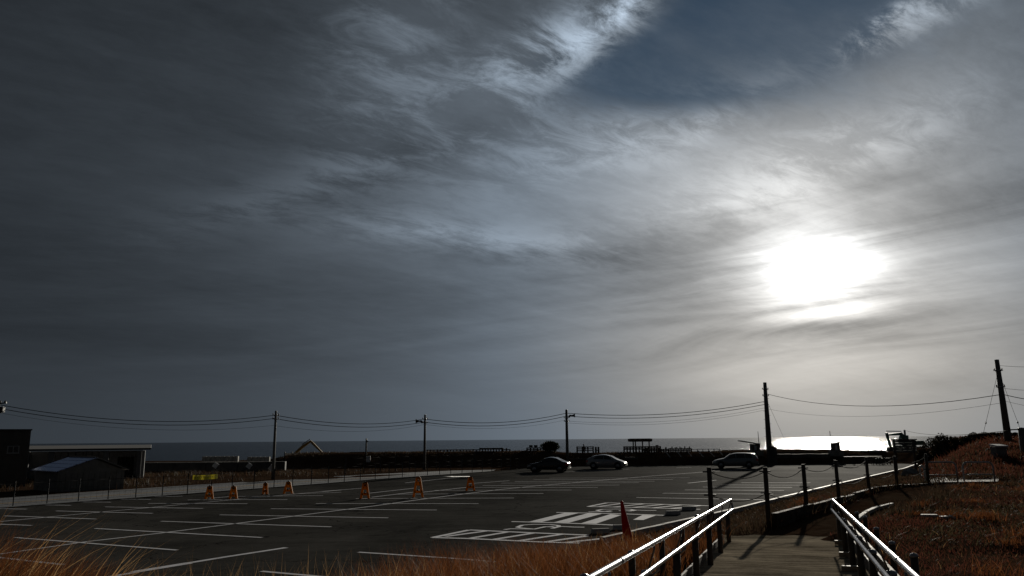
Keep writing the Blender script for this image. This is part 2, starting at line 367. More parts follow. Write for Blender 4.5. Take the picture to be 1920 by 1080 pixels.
def terrain(X, Y):
    X = np.asarray(X, float); Y = np.asarray(Y, float)
    d = lot_sd(X, Y)
    s = X*PATH_DIR.x + Y*PATH_DIR.y; off = (X-PATH_ORG.x)*PATH_N.x + (Y-PATH_ORG.y)*PATH_N.y
    # --- bank between the lot and the path, upper ground
    up = np.where(off > 0, np.maximum(path_z(np.minimum(s, 18)) + 0.10, 1.22), np.maximum(path_z(np.minimum(s, 18.5))-0.02, 1.0))
    up = up + 0.10*vnoise(X, Y, 0.7, 3)*sst(1.2, 4, np.abs(off))
    z = -0.07 + (up+0.07)*sst(-0.3, 7.2, d)
    near = Y < 60
    # right-hand field gently rolling, then the dune
    dune = (1.4*sst(-0.5, 6.5, X-0.50*Y)*sst(37, 58, Y)*(1+0.10*vnoise(X, Y, 0.30, 5)) + 0.0*X)*sst(0.8, 7, d)
    dmask = sst(-0.5, 5, X-0.47*Y)
    # --- far strip behind the lot: crest, then down the beach to the sea
    w = sst(91, 99.5, Y)
    ch = crest_h(X)
    far = np.where(X < 46, ch*w, np.maximum(ch*w, 0.0))
    farmask = sst(60, 85, Y)*(1-sst(38, 50, X)) + (X < 8)*sst(44, 60, Y)*(1-sst(60, 85, Y))
    farmask = np.clip(farmask, 0, 1)*(1-dmask)
    lowz = -0.07 + 0.10*sst(0, 3, d) + 0.02*vnoise(X, Y, 0.3, 8)*sst(1.5, 5, d)
    left = (X < 4)*(d > 0)*(Y > 20)
    z = np.where(left > 0, lowz, z)
    z = z*(1-farmask) + (lowz + far)*farmask + dune
    beach = sst(101.5, 110, Y)*(2.9) + sst(108, 170, Y)*4.6 + sst(170, 400, Y)*6
    z = z - beach*np.where(X > 46, sst(60, 46, X)*0+1, 1)
    # --- rope fence kerb, cross path and path cut into the bank
    cz_, cd = cross_z(X, Y)
    k = 1-sst(0.85, 1.25, cd)
    z = np.where(near, z*(1-k) + (cz_-0.05)*k, z)
    kp = (1-sst(PATH_HALF+0.05, PATH_HALF+0.55, np.abs(off)))*(1-sst(PATH_S1-0.3, PATH_S1+0.6, s))
    z = z*(1-kp) + (path_z(np.minimum(s, PATH_S1))-0.05)*kp
    return np.where(d < -0.4, -0.07, z)
def tz(x, y): return float(terrain(np.array([x]), np.array([y]))[0])

# ---------------------------------------------------------------- ground, lot, road, sea
def axis(parts):
    o = []
    for a, b, st in parts: o += list(np.arange(a, b, st))
    o.append(parts[-1][1]); return np.array(o)
xs = axis([(-400, -140, 26), (-140, -16, 2.6), (-16, 34, 0.34), (34, 80, 1.5), (80, 190, 6), (190, 700, 60)])
ys = axis([(-60, -6, 6), (-6, 0, 1.5), (0, 42, 0.34), (42, 112, 0.9), (112, 180, 3.4), (180, 420, 40)])
XX, YY = np.meshgrid(xs, ys); ZZ = terrain(XX, YY)
ZZ = ZZ + np.where((XX > -16) & (XX < 34) & (YY < 42) & (ZZ > 0.05), 0.03*vnoise(XX, YY, 3.1, 12), 0)
nx, ny = len(xs), len(ys)
verts = np.stack([XX.ravel(), YY.ravel(), ZZ.ravel()], 1)
idx = np.arange(nx*ny).reshape(ny, nx)
faces = np.stack([idx[:-1, :-1].ravel(), idx[:-1, 1:].ravel(), idx[1:, 1:].ravel(), idx[1:, :-1].ravel()], 1)
def grid_mesh(name, verts, faces, smooth=True):
    me = bpy.data.meshes.new(name); nv, nf = len(verts), len(faces); k = faces.shape[1]
    me.vertices.add(nv); me.vertices.foreach_set('co', np.asarray(verts, np.float32).ravel())
    me.loops.add(nf*k); me.loops.foreach_set('vertex_index', np.asarray(faces, np.int32).ravel())
    me.polygons.add(nf); me.polygons.foreach_set('loop_start', np.arange(nf, dtype=np.int32)*k)
    me.polygons.foreach_set('use_smooth', np.full(nf, smooth)); me.update(calc_edges=True); me.validate(); return me

def ground_mat():
    m = bpy.data.materials.new('sandy_soil_and_dead_grass'); m.use_nodes = True; t = m.node_tree; b = t.nodes['Principled BSDF']; H = N(t)
    g = t.nodes.new('ShaderNodeNewGeometry'); P = g.outputs['Position']
    n1 = H.noise(P, 0.5, 8, 0.65); n2 = H.noise(P, 6.0, 6, 0.7); n3 = H.noise(P, 34.0, 4, 0.7)
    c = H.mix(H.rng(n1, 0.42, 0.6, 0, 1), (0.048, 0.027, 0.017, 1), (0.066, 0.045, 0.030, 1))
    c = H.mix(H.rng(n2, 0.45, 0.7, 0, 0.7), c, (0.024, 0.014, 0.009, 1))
    t.links.new(c, b.inputs['Base Color']); b.inputs['Roughness'].default_value = 1.0; b.inputs['Specular IOR Level'].default_value = 0.0
    bn = t.nodes.new('ShaderNodeBump'); bn.inputs['Distance'].default_value = 0.05; bn.inputs['Strength'].default_value = 0.9
    t.links.new(H.m('ADD', n2, H.m('MULTIPLY', n3, 0.4)), bn.inputs['Height']); t.links.new(bn.outputs[0], b.inputs['Normal'])
    return m
M_GROUND = ground_mat()
gme = grid_mesh('ground', verts, faces); gme.materials.append(M_GROUND)
tag(link('ground', gme), 'sandy ground with dead grass', kind='structure')

def asphalt_mat(name, c1, c2, streak=True, spec=0.4, rough=0.62):
    m = bpy.data.materials.new(name); m.use_nodes = True; t = m.node_tree; b = t.nodes['Principled BSDF']; H = N(t)
    g = t.nodes.new('ShaderNodeNewGeometry'); P = g.outputs['Position']
    n1 = H.noise(P, 0.12, 6, 0.6, 0.8); n2 = H.noise(P, 1.6, 8, 0.7); n3 = H.noise(P, 55.0, 3, 0.8)
    mp = t.nodes.new('ShaderNodeMapping'); t.links.new(P, mp.inputs[0]); mp.inputs['Rotation'].default_value = (0, 0, RAD(11)); mp.inputs['Scale'].default_value = (0.05, 0.9, 1)
    st = H.noise(mp.outputs[0], 1.0, 6, 0.6)
    f = H.m('ADD', H.m('MULTIPLY', n1, 0.5), H.m('ADD', H.m('MULTIPLY', n2, 0.25), H.m('MULTIPLY', n3, 0.25)))
    c = H.mix(H.rng(f, 0.40, 0.60, 0, 1), c1, c2)
    c = H.mix(H.rng(st, 0.5, 0.75, 0, 0.45), c, tuple(q*0.6 for q in c1[:3])+(1,))
    c = H.mix(H.rng(H.noise(P, 0.33, 5, 0.6, 1.5), 0.60, 0.66, 0, 0.45), c, tuple(q*0.55 for q in c1[:3])+(1,))      # damp and oil stains
    vo = t.nodes.new('ShaderNodeTexVoronoi'); vo.feature = 'DISTANCE_TO_EDGE'; vo.inputs['Scale'].default_value = 0.16
    wv = H.v('ADD', P, H.scale(t.nodes.new('ShaderNodeTexNoise').outputs['Color'], 0.0)); nz = t.nodes.new('ShaderNodeTexNoise'); nz.inputs['Scale'].default_value = 0.9; nz.inputs['Detail'].default_value = 6; t.links.new(P, nz.inputs['Vector'])
    t.links.new(H.v('ADD', P, H.scale(nz.outputs['Color'], 2.2)), vo.inputs['Vector'])
    c = H.mix(H.m('MULTIPLY', H.m('LESS_THAN', vo.outputs['Distance'], 0.0045), 0.75), c, (0.008, 0.008, 0.008, 1))     # cracks
    c = H.mix(H.rng(H.noise(P, 140.0, 2, 0.5), 0.62, 0.74, 0, 0.6), c, tuple(min(1, q*2.6) for q in c2[:3])+(1,))          # bare aggregate
    t.links.new(c, b.inputs['Base Color']); b.inputs['Specular IOR Level'].default_value = spec
    t.links.new(H.rng(H.m('ADD', H.m('MULTIPLY', n1, 0.6), H.m('MULTIPLY', st, 0.4)), 0.3, 0.7, rough-0.07, rough+0.10), b.inputs['Roughness'])
    bn = t.nodes.new('ShaderNodeBump'); bn.inputs['Distance'].default_value = 0.006; bn.inputs['Strength'].default_value = 0.8
    t.links.new(H.noise(P, 90.0, 3, 0.7), bn.inputs['Height']); t.links.new(bn.outputs[0], b.inputs['Normal'])
    return m
M_ASPH = asphalt_mat('parking_asphalt', (0.031, 0.030, 0.028, 1), (0.078, 0.075, 0.069, 1), spec=0.0008, rough=0.80)
M_ROAD = asphalt_mat('pale_road_surface', (0.15, 0.155, 0.165, 1), (0.19, 0.195, 0.205, 1), spec=0.2, rough=0.8)
def sheet(name, poly, z, m, parent=None):
    me = bpy.data.meshes.new(name); bm = bmesh.new(); vs = [bm.verts.new((p[0], p[1], z)) for p in poly]; f = bm.faces.new(vs)
    if f.normal.z < 0: f.normal_flip()
    f.normal_update()
    if f.normal.z < 0: f.normal_flip()
    bmesh.ops.triangulate(bm, faces=bm.faces); bm.to_mesh(me); bm.free(); me.materials.append(m); return link(name, me, parent)
lot = tag(sheet('parking_lot', LOT, 0.0, M_ASPH), 'asphalt parking lot with white stall lines', kind='structure')
# pale road beyond the mesh fence
road_near = [G(px, py, -0.0) for px, py in ((-260, 969), (0, 955), (148, 943.3), (306, 931.6), (437, 921.2), (586, 910), (706, 900), (848, 890), (930, 884))]
road_far = [G(px, py, -0.0) for px, py in ((930, 881.2), (848, 883.0), (706, 889.5), (586, 896), (437, 905.5), (306, 914), (148, 924.5), (0, 935), (-260, 952))]
_nrm = Vector((-0.62, 0.78, 0))
road_poly = [p + _nrm*0.55 for p in road_near] + road_far
road = tag(sheet('road', [(p.x, p.y) for p in road_poly], 0.035, M_ROAD), 'pale road along the mesh fence', kind='structure')

def sea_mat():
    m = bpy.data.materials.new('sea_water'); m.use_nodes = True; t = m.node_tree; b = t.nodes['Principled BSDF']; H = N(t)
    b.inputs['Base Color'].default_value = (0.008, 0.016, 0.030, 1); b.inputs['Roughness'].default_value = 0.26; b.inputs['IOR'].default_value = 1.333; b.inputs['Specular IOR Level'].default_value = 0.24
    g = t.nodes.new('ShaderNodeNewGeometry'); mp = t.nodes.new('ShaderNodeMapping'); t.links.new(g.outputs['Position'], mp.inputs[0]); mp.inputs['Scale'].default_value = (0.12, 0.30, 1)
    n1 = H.noise(mp.outputs[0], 1.0, 7, 0.62); n2 = H.noise(mp.outputs[0], 0.06, 4, 0.5)
    bn = t.nodes.new('ShaderNodeBump'); bn.inputs['Distance'].default_value = 1.5; bn.inputs['Strength'].default_value = 0.7
    t.links.new(H.m('ADD', n1, H.m('MULTIPLY', n2, 3.0)), bn.inputs['Height']); t.links.new(bn.outputs[0], b.inputs['Normal'])
    t.links.new(H.rng(n1, 0.35, 0.65, 0.05, 0.23), b.inputs['Roughness'])
    df = t.nodes.new('ShaderNodeBsdfDiffuse'); df.inputs[0].default_value = (0.010, 0.016, 0.026, 1); mx = t.nodes.new('ShaderNodeMixShader'); mx.inputs[0].default_value = 0.34   # troughs hidden behind wave fronts
    t.links.new(b.outputs[0], mx.inputs[1]); t.links.new(df.outputs[0], mx.inputs[2]); t.links.new(mx.outputs[0], t.nodes['Material Output'].inputs['Surface'])
    return m
SEA_Z = -5.0
sea = tag(sheet('sea', [(-20000, 112), (20000, 112), (20000, 32000), (-20000, 32000)], SEA_Z, sea_mat()), 'open sea up to the horizon', kind='structure')

# ---------------------------------------------------------------- painted markings on the lot (children of the lot)
def paint_mat(name, col, wear=0.5):
    m = bpy.data.materials.new(name); m.use_nodes = True; t = m.node_tree; b = t.nodes['Principled BSDF']; H = N(t)
    g = t.nodes.new('ShaderNodeNewGeometry'); P = g.outputs['Position']
    n1 = H.noise(P, 3.0, 8, 0.7); n2 = H.noise(P, 25.0, 4, 0.75)
    f = H.rng(H.m('ADD', H.m('MULTIPLY', n1, 0.6), H.m('MULTIPLY', n2, 0.4)), 0.49, 0.64, 0.0, wear)
    t.links.new(H.mix(f, tuple(col)+(1,), (0.07, 0.07, 0.07, 1)), b.inputs['Base Color']); b.inputs['Roughness'].default_value = 0.75; b.inputs['Specular IOR Level'].default_value = 0.15
    return m
M_LINE = paint_mat('worn_white_road_paint', (0.70, 0.70, 0.74), 0.5)
M_LINEW = paint_mat('white_road_paint', (0.80, 0.80, 0.84), 0.35)
M_YLINE = paint_mat('worn_yellow_road_paint', (0.42, 0.25, 0.05), 0.4)
MK = [0]
def ribbon(name, pts, w, m, z=0.006, parent=lot):
    """flat painted stroke along ground points"""
    pts = [Vector((p[0], p[1], 0)) for p in pts]; vs = []; fs = []; MK[0] += 1
    z = z + (MK[0] % 7)*0.0006
    for k, p in enumerate(pts):
        d = (pts[min(k+1, len(pts)-1)]-pts[max(k-1, 0)]).normalized(); n = Vector((-d.y, d.x, 0))*(w/2)
        vs += [(p.x+n.x, p.y+n.y, z), (p.x-n.x, p.y-n.y, z)]
    for k in range(len(pts)-1): fs.append((2*k+1, 2*k+3, 2*k+2, 2*k))
    return MB().add(vs, fs).build(name, m, parent)
def pline(pix, w=0.14, m=None, name='parking_line'):
    return ribbon(name, [G(*p) for p in pix], w, m or M_LINE)
STALLS = [  # ends of the stall lines as they stand on the asphalt
 ((-60, 953), (50, 954.8)), ((85, 947), (133, 947.6)), ((148, 941.3), (208, 941.8)), ((213, 936), (283, 936.6)), ((290, 931.6), (342, 930.4)),
 ((105, 958.3), (286, 962.8)), ((197, 950.5), (381, 953.4)), ((278, 944), (464, 944.5)), ((352, 937.5), (539, 936.8)), ((430, 931), (606, 929.5)),
 ((8, 967.5), (180, 973.5)), ((-70, 980.5), (60, 985.6)),
 ((178, 991.3), (491, 1008.3)), ((302, 977.5), (621, 988)), ((412, 965.5), (728, 971.2)), ((508, 954), (819, 956.5)), ((592, 944.3), (897, 944.5)),
 ((667, 935), (964, 934)), ((745, 926.8), (1019, 925.6)), ((815, 919.6), (1072, 919)), ((875, 914), (1121, 914)), ((905, 910.6), (1162, 909.6)), ((940, 906), (1198, 905.2)),
 ((965, 903), (1227, 902.4)), ((1000, 899.5), (1262, 899)), ((1030, 896.6), (1293, 896)),
 ((28, 1008.3), (332, 1032)), ((-150, 1029), (118, 1059)),
 ((672, 1035.6), (840, 1046.5), (985, 1058)), ((490, 1071.5), (640, 1085)),
 ((1193, 933), (1432, 937.2)), ((1242, 925), (1450, 926.8)), ((1284, 918.8), (1470, 919.8)), ((1318, 913.4), (1485, 914.2)), ((1352, 909.3), (1500, 909.8)), ((1390, 905.2), (1520, 905.4)),
 ((1290, 906), (1343, 900.4)), ((697, 932.4), (775, 923)), ((692, 925), (778, 915.4)), ((785, 924), (876, 913.8)), ((880, 907), (955, 901.4)),
 ((604, 921.5), (690, 914.6)), ((760, 905.5), (870, 893.6)), ((392, 934.5), (436, 930.8)), ((560, 926), (640, 923.2)), ((1040, 886), (1180, 879.8)), ((1268, 877.2), (1296, 876.2))]
for st in STALLS: pline(st, 0.15)
pline(((-40, 982), (0, 978.3), (167, 962.5), (267, 953.3), (434, 937.5), (505, 930.8), (573, 924.7), (640, 919)), 0.13)
pline(((-60, 1047.5), (0, 1039), (165, 1015.5), (300, 1000), (433, 983), (558, 967), (620, 959), (700, 949), (800, 935), (933, 918.4), (1000, 911.7), (1117, 901.7), (1210, 893.5), (1328, 884.5), (1420, 879)), 0.14)
pline(((195, 1084), (325, 1060.5), (420, 1045), (537, 1027)), 0.20)
pline(((250, 1073), (355, 1056)), 0.30)
# accessible bays: hatched aisles, wheelchair symbols
def z4(*p): return [(800+x/6.0, 870+y/6.0) for x, y in p]
def z5(*p): return [(1080+x/6.0, 860+y/6.0) for x, y in p]
def bay(strokes, w, nm): 
    for st in strokes: pline(st, w, M_LINEW, nm)
bay([z4((65, 830), (480, 744)), z4((480, 744), (1000, 768), (1820, 803)), z4((65, 830), (450, 840), (1000, 866), (1280, 880), (1720, 892)),
     z4((210, 818), (660, 758)), z4((500, 835), (900, 768)), z4((760, 850), (1190, 780)), z4((1040, 866), (1520, 792)), z4((1330, 880), (1800, 812)), z4((1560, 886), (1990, 840))], 0.22, 'hatch_stripe')
bay([z4((955, 650), (1500, 664), (1920, 681), (2110, 690))+z5((430, 745)), z4((1460, 547), (1900, 556))+z5((500, 622), (1000, 640))], 0.22, 'bay_line')
for poly in (((991.7, 978.7), (1015, 979.5), (1085, 962.5), (1060, 961.7)), ((1038, 980), (1067, 980.5), (1129, 963.7), (1103, 962.6)), ((1090, 981.4), (1118, 982.3), (1165, 966.2), (1145, 964.3)), ((1187, 975), (1206, 975.5), (1230, 966.9), (1205, 966))):
    q = [G(*p) for p in poly]; MK[0] += 1
    MB().add([(p.x, p.y, 0.0105+0.0003*(MK[0] % 5)) for p in q], [(0, 1, 2, 3)]).build('crossing_bar', M_LINEW, lot)
bay([z5((135, 541), (350, 498)), z5((350, 498), (800, 510), (1330, 526), (1500, 532)), z5((135, 541), (600, 550), (1010, 560), (1400, 572)),
     z5((260, 538), (520, 505)), z5((430, 545), (760, 511)), z5((640, 550), (980, 517)), z5((860, 556), (1180, 523)), z5((1060, 562), (1400, 530))], 0.20, 'hatch_stripe')
def symbol(f, pts):
    for st in pts: pline(f(*st), 0.17, M_LINEW, 'wheelchair_symbol')
symbol(z4, [((875, 741), (945, 731), (1210, 735), (1335, 708), (1425, 705)), ((1210, 735), (1060, 722), (1020, 714), (1075, 690), (1200, 681), (1390, 683), (1480, 694), (1490, 706), (1410, 728)), ((1335, 708), (1480, 712), (1525, 704), (1660, 711), (1775, 712))])
symbol(z5, [((140, 601), (200, 598), (300, 597), (400, 588)), ((400, 600), (270, 592), (235, 582), (300, 571), (450, 568), (610, 570), (650, 578), (600, 592)), ((480, 586), (640, 588), (680, 580), (800, 584), (905, 584))])

# yellow line along the road, kept as a child of the road
ribbon('centre_line', [G(px, py, 0.04) for px, py in ((-260, 961), (0, 944.3), (160, 932.3), (300, 922.3), (420, 913.8), (560, 903.6), (706, 894.8))], 0.22, M_YLINE, 0.042, road)

# ---------------------------------------------------------------- kerb along the lot, gutter stones
def kerb_run(name, pts, w, h, zf, piece, m, parent):
    """kerb stones set end to end along a polyline; each stone is a mesh of its own"""
    out = []
    for (a, b) in zip(pts[:-1], pts[1:]):
        a = Vector((a[0], a[1], 0)); b = Vector((b[0], b[1], 0)); n = max(1, round((b-a).length/piece)); d = (b-a)/n
        for k in range(n):
            p = a + d*k + d.normalized()*0.008; q = a + d*(k+1) - d.normalized()*0.008
            dz = random.uniform(-0.006, 0.006)
            out.append(MB().bar((p.x, p.y, zf(p)+h/2-0.1+dz), (q.x, q.y, zf(q)+h/2-0.1+dz), w, h+0.2).build(name, m, parent, bevel=0.012))
    return out
_kp = [(2.7, 25.35), (9.25, 34.8), (20.1, 51.4), (37.1, 76.9), (45, 90)]
kerb = tag(thing('kerb', 'pale concrete kerb stones along the curved edge of the asphalt', 'kerb', (0, 0, 0)), kind='structure')
M_KERB = mat('kerb_concrete', (0.50, 0.48, 0.44), 0.7, 0, 0.12, 2.0, 0.003, 60)
kerb_run('kerb_stone', _kp, 0.18, 0.12, lambda p: 0.0, 1.2, M_KERB, kerb)
M_SLEEPER = mat('old_sleeper_timber', (0.06, 0.045, 0.033), 0.85, 0, 0.2, 5.0, 0.004, 50, spec=0.1)
# retaining sleepers under the rope fence
sleeper = tag(thing('retaining_kerb', 'low timber retaining edge below the rope fence', 'kerb', (0, 0, 0)), kind='structure')
for (ax, ay), (bx, by) in zip(ROPE_XY[1:-1], ROPE_XY[2:]):
    a = Vector((ax+0.10, ay-0.10, 0)); b = Vector((bx+0.10, by-0.10, 0)); n = max(1, round((b-a).length/1.5)); d = (b-a)/n
    for k in range(n):
        p = a+d*k+d.normalized()*0.02; q = a+d*(k+1)-d.normalized()*0.02; dz = random.uniform(-0.03, 0.02)
        MB().bar((p.x, p.y, FZ-0.26+dz), (q.x, q.y, FZ-0.26+dz), 0.14, 0.50).build('sleeper', M_SLEEPER, sleeper, bevel=0.01)
# ---------------------------------------------------------------- paths
def path_mat():
    m = bpy.data.materials.new('sanded_boardwalk'); m.use_nodes = True; t = m.node_tree; b = t.nodes['Principled BSDF']; H = N(t)
    g = t.nodes.new('ShaderNodeNewGeometry'); P = g.outputs['Position']
    mp = t.nodes.new('ShaderNodeMapping'); mp.vector_type = 'TEXTURE'; t.links.new(P, mp.inputs[0]); mp.inputs['Rotation'].default_value = (0, 0, -math.atan2(PATH_DIR.x, PATH_DIR.y)); mp.inputs['Scale'].default_value = (4.0, 0.16, 1)
    st = H.noise(mp.outputs[0], 1.0, 6, 0.65); n1 = H.noise(P, 0.9, 7, 0.65); n3 = H.noise(P, 22.0, 5, 0.8)
    f = H.m('ADD', H.m('MULTIPLY', st, 0.45), H.m('ADD', H.m('MULTIPLY', n1, 0.35), H.m('MULTIPLY', n3, 0.2)))
    t.links.new(H.mix(H.rng(f, 0.40, 0.60, 0, 1), (0.075, 0.062, 0.046, 1), (0.43, 0.365, 0.275, 1)), b.inputs['Base Color'])
    b.inputs['Roughness'].default_value = 0.95; b.inputs['Specular IOR Level'].default_value = 0.0
    bn = t.nodes.new('ShaderNodeBump'); bn.inputs['Distance'].default_value = 0.012; bn.inputs['Strength'].default_value = 0.6
    t.links.new(H.m('ADD', st, H.m('MULTIPLY', n3, 0.6)), bn.inputs['Height']); t.links.new(bn.outputs[0], b.inputs['Normal'])
    return m
M_PATH = path_mat()
def strip(name, rows, m, label):
    vs = []; fs = []; w = len(rows[0])
    for r in rows: vs += [tuple(p) for p in r]
    for i in range(len(rows)-1):
        for j in range(w-1): fs.append((i*w+j, i*w+j+1, (i+1)*w+j+1, (i+1)*w+j))
    me = grid_mesh(name, np.array(vs), np.array(fs)); me.materials.append(m)
    if me.polygons[0].normal.z < 0: me.flip_normals()
    return tag(link(name, me), label, kind='structure')
rows = []
for s_ in np.arange(-5, PATH_S1+0.35, 0.3):
    r = []
    for o in np.linspace(-PATH_HALF-0.12, PATH_HALF+0.25, 17):
        s = s_ + (0.55+0.30*math.sin(o*2.6+0.4)+0.16*math.sin(o*7.1))*float(sst(PATH_S1-4, PATH_S1+0.3, np.float64(s_)))
        p = PATH_ORG + PATH_DIR*s + PATH_N*o
        edge = max(0, abs(o)-1.0)
        r.append((p.x, p.y, path_z(s) + 0.012*math.sin(s*2.1+o*3) + 0.02*math.sin(s*0.9)*edge - 0.06*edge*edge))
    rows.append(r)
strip('path', rows, M_PATH, 'sandy boardwalk ramp between the steel handrails')
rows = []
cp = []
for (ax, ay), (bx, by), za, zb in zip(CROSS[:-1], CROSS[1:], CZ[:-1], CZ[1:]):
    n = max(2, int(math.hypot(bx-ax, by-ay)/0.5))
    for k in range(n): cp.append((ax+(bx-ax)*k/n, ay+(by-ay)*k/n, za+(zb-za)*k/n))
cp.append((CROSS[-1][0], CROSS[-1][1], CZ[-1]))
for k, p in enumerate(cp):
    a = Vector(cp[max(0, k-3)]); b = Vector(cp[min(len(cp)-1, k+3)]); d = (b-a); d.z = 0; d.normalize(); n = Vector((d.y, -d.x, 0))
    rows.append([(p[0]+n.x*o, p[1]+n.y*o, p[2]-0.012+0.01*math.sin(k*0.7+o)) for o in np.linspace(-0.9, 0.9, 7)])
strip('footpath', rows, M_GROUND, 'sandy footpath running along the rope fence')  # dark soil colour stands in for the fence bank's shade on this path
ap = [G(1736, 906, 1.22), G(1800, 905, 1.22), G(1872, 904, 1.22), G(1874, 892.5, 1.22), G(1800, 892.5, 1.22), G(1744, 893, 1.22)]
tag(sheet('paved_apron', [(p.x, p.y) for p in ap], 1.255, M_CONCD), 'pale paved patch under the hoop barriers', kind='structure')
# kerb along the right edge of the cross path
edge = tag(thing('path_edging', 'pale edging stones along the grass side of the footpath', 'kerb', (0, 0, 0)), kind='structure')
_e = [G(1603, 958.5, 1.22), G(1622, 948, 1.22), G(1640, 942, 1.22), G(1672, 936.5, 1.22)]
kerb_run('edging_stone', [(p.x, p.y) for p in _e], 0.12, 0.06, lambda p: tz(p.x, p.y)+0.06, 0.6, M_CONC, edge)

# ---------------------------------------------------------------- handrails
def handrail(side, label):
    a0, a1 = (RAIL_L0, RAIL_L1) if side < 0 else (RAIL_R0, RAIL_R1)
    base = Vector((a0.x, a0.y, 0)); d = Vector((a1.x-a0.x, a1.y-a0.y, 0)); ln = d.length; d.normalize(); n = Vector((d.y, -d.x, 0))*side   # n points away from the path
    org = Vector((a1.x, a1.y, path_z(PATH_S1-0.9)))
    t = thing('handrail', label, 'handrail', org)
    def P(s, o, h):   # s metres from the far end towards the camera
        p = Vector((a1.x, a1.y, 0)) - d*s + n*o
        z = a1.z + (a0.z-a1.z)*(s/ln) - RAIL_H
        return Vector((p.x, p.y, z+h)) - org
    L = ln + 5.5; lo = 0.19
    o2 = -0.035
    def rail(h, o, ends):
        pts = [P(0, o, h)] + [P(s, o, h) for s in np.linspace(0.05, L, 14)]
        return pts
    MB().tube(rail(RAIL_H, 0, 0), 0.0235, 14).build('upper_rail', M_STEEL, t, True)
    MB().tube(rail(RAIL_H-lo, o2, 0), 0.0205, 14).build('lower_rail', M_STEEL, t, True)
    MB().tube([P(0.0, 0, RAIL_H), P(-0.035, -0.005, RAIL_H-0.03), P(-0.05, -0.017, RAIL_H-0.1), P(-0.035, -0.03, RAIL_H-lo+0.03), P(0, o2, RAIL_H-lo)], 0.0205, 12).build('end_bend', M_STEEL, t, True)
    for s in np.arange(2.4, L, 3.0):      # coupling sleeves
        MB().tube([P(s-0.05, 0, RAIL_H), P(s+0.05, 0, RAIL_H)], 0.0255, 14).build('sleeve', M_STEEL, t, True)
    for k, s in enumerate(np.arange(0.12, L, 1.95)):
        p = P(s, 0.075, 0); lean = random.uniform(-0.01, 0.01)
        post = MB().tube([(p.x, p.y, p.z-0.35), (p.x+lean, p.y, p.z+RAIL_H-0.27)], [0.047, 0.045], 12).build('post', M_WOOD, t, True)
        MB().lathe([(0.05, -0.02), (0.052, 0.0), (0.04, 0.02), (0.0, 0.03)], (p.x+lean, p.y, p.z+RAIL_H-0.27), 12).build('cap', M_STEEL, post, True)
        b1 = MB(); u = P(s, 0, RAIL_H-0.03); b1.tube([(p.x, p.y, p.z+RAIL_H-0.29), (u.x, u.y, u.z-0.03), u], 0.010, 8)
        v = P(s, o2, RAIL_H-lo-0.02); b1.tube([(p.x, p.y, p.z+RAIL_H-lo-0.14), (v.x, v.y, v.z-0.03), v], 0.010, 8)
        b1.build('bracket', M_STEEL, post, True)
    # outer row of lower stakes with a plank behind the posts
    for k, s in enumerate(np.arange(0.7, L, 2.05)):
        p = P(s, 0.40, 0); hh = RAIL_H-0.22+0.04*math.sin(k*1.7)
        post = MB().tube([(p.x, p.y, p.z-0.4), (p.x, p.y, p.z+hh)], 0.037, 10).build('stake', M_WOOD, t, True)
        MB().lathe([(0.041, -0.012), (0.043, 0.0), (0.034, 0.018), (0.0, 0.03)], (p.x, p.y, p.z+hh), 10).build('cap', M_STEEL, post, True)
    for h, hh in (((0.10, 0.12),) if side < 0 else ((0.16, 0.16), (0.42, 0.14))):
        for k in range(int(L/2.7)+1):
            s0, s1 = k*2.7+0.02, min(L, (k+1)*2.7-0.02)
            if s1-s0 < 0.3: continue
            MB().bar(P(s0, 0.205, h), P(s1, 0.205, h), 0.035, hh).build('plank', M_WOOD, t, bevel=0.004)
    return t
handrail(-1, 'double stainless steel handrail on the side of the ramp towards the parking lot')
handrail(1, 'double stainless steel handrail on the dune side of the ramp')
# ends of cross beams sticking out of the boardwalk
for (px, py, w_, lab) in ((1581, 1015, 0.32, 'pale timber beam end on the ramp, the one farthest down the slope'), (1588, 1037, 0.26, 'shortest pale timber beam end on the ramp, between two others'), (1600, 1063, 0.34, 'longest pale timber beam end on the ramp under the handrail')):
    g = G(px, py, 1.2); s = g.x*PATH_DIR.x+g.y*PATH_DIR.y; z = path_z(s)
    g = G(px, py, z+0.05); q = PATH_N*0.5
    b = MB().bar((0, 0, 0), (w_*PATH_N.x, w_*PATH_N.y, 0), 0.09, 0.08).build('beam_end', M_WOODL, None, bevel=0.006)
    b.location = (g.x-0.5*w_*PATH_N.x, g.y-0.5*w_*PATH_N.y, z+0.025)
    tag(b, lab, 'beam', 'beam ends on the ramp')

# ---------------------------------------------------------------- rope fence
t = thing('rope_fence', 'dark timber posts joined by sagging ropes along the footpath bank', 'fence', (ROPE_POSTS[1].x, ROPE_POSTS[1].y, FZ))
_o = Vector((ROPE_POSTS[1].x, ROPE_POSTS[1].y, FZ))
tops = [G(1333.5, 876, 2.38)]
RP = []
for k, (p, (px, pt)) in enumerate(zip(ROPE_POSTS, ((1333.5, 876), (1437, 876), (1505, 870.5), (1567, 863), (1624, 858), (1674, 855), (1724, 851)))):
    base = Vector((p.x, p.y, tz(p.x, p.y)))
    if k == 0: base.z = 0.75
    top = AT(px, pt, p.y)
    if k > 3: top = Vector((p.x-0.03, p.y, min(top.z, base.z+1.3)))
    top = Vector((p.x+random.uniform(-0.02, 0.02), p.y, top.z)); RP.append((base, top))
    po = MB().tube([base-_o-Vector((0, 0, 0.4)), top-_o], [0.060, 0.056], 12).build('post', M_WOOD, t, True)
    for h in (0.10, 0.62):
        q = base.lerp(top, 1-h/(top.z-base.z))-_o; MB().tube([(q.x-0.15, q.y, q.z), (q.x+0.13, q.y, q.z)], 0.016, 8).build('hook', M_DARKMETAL, po, True)
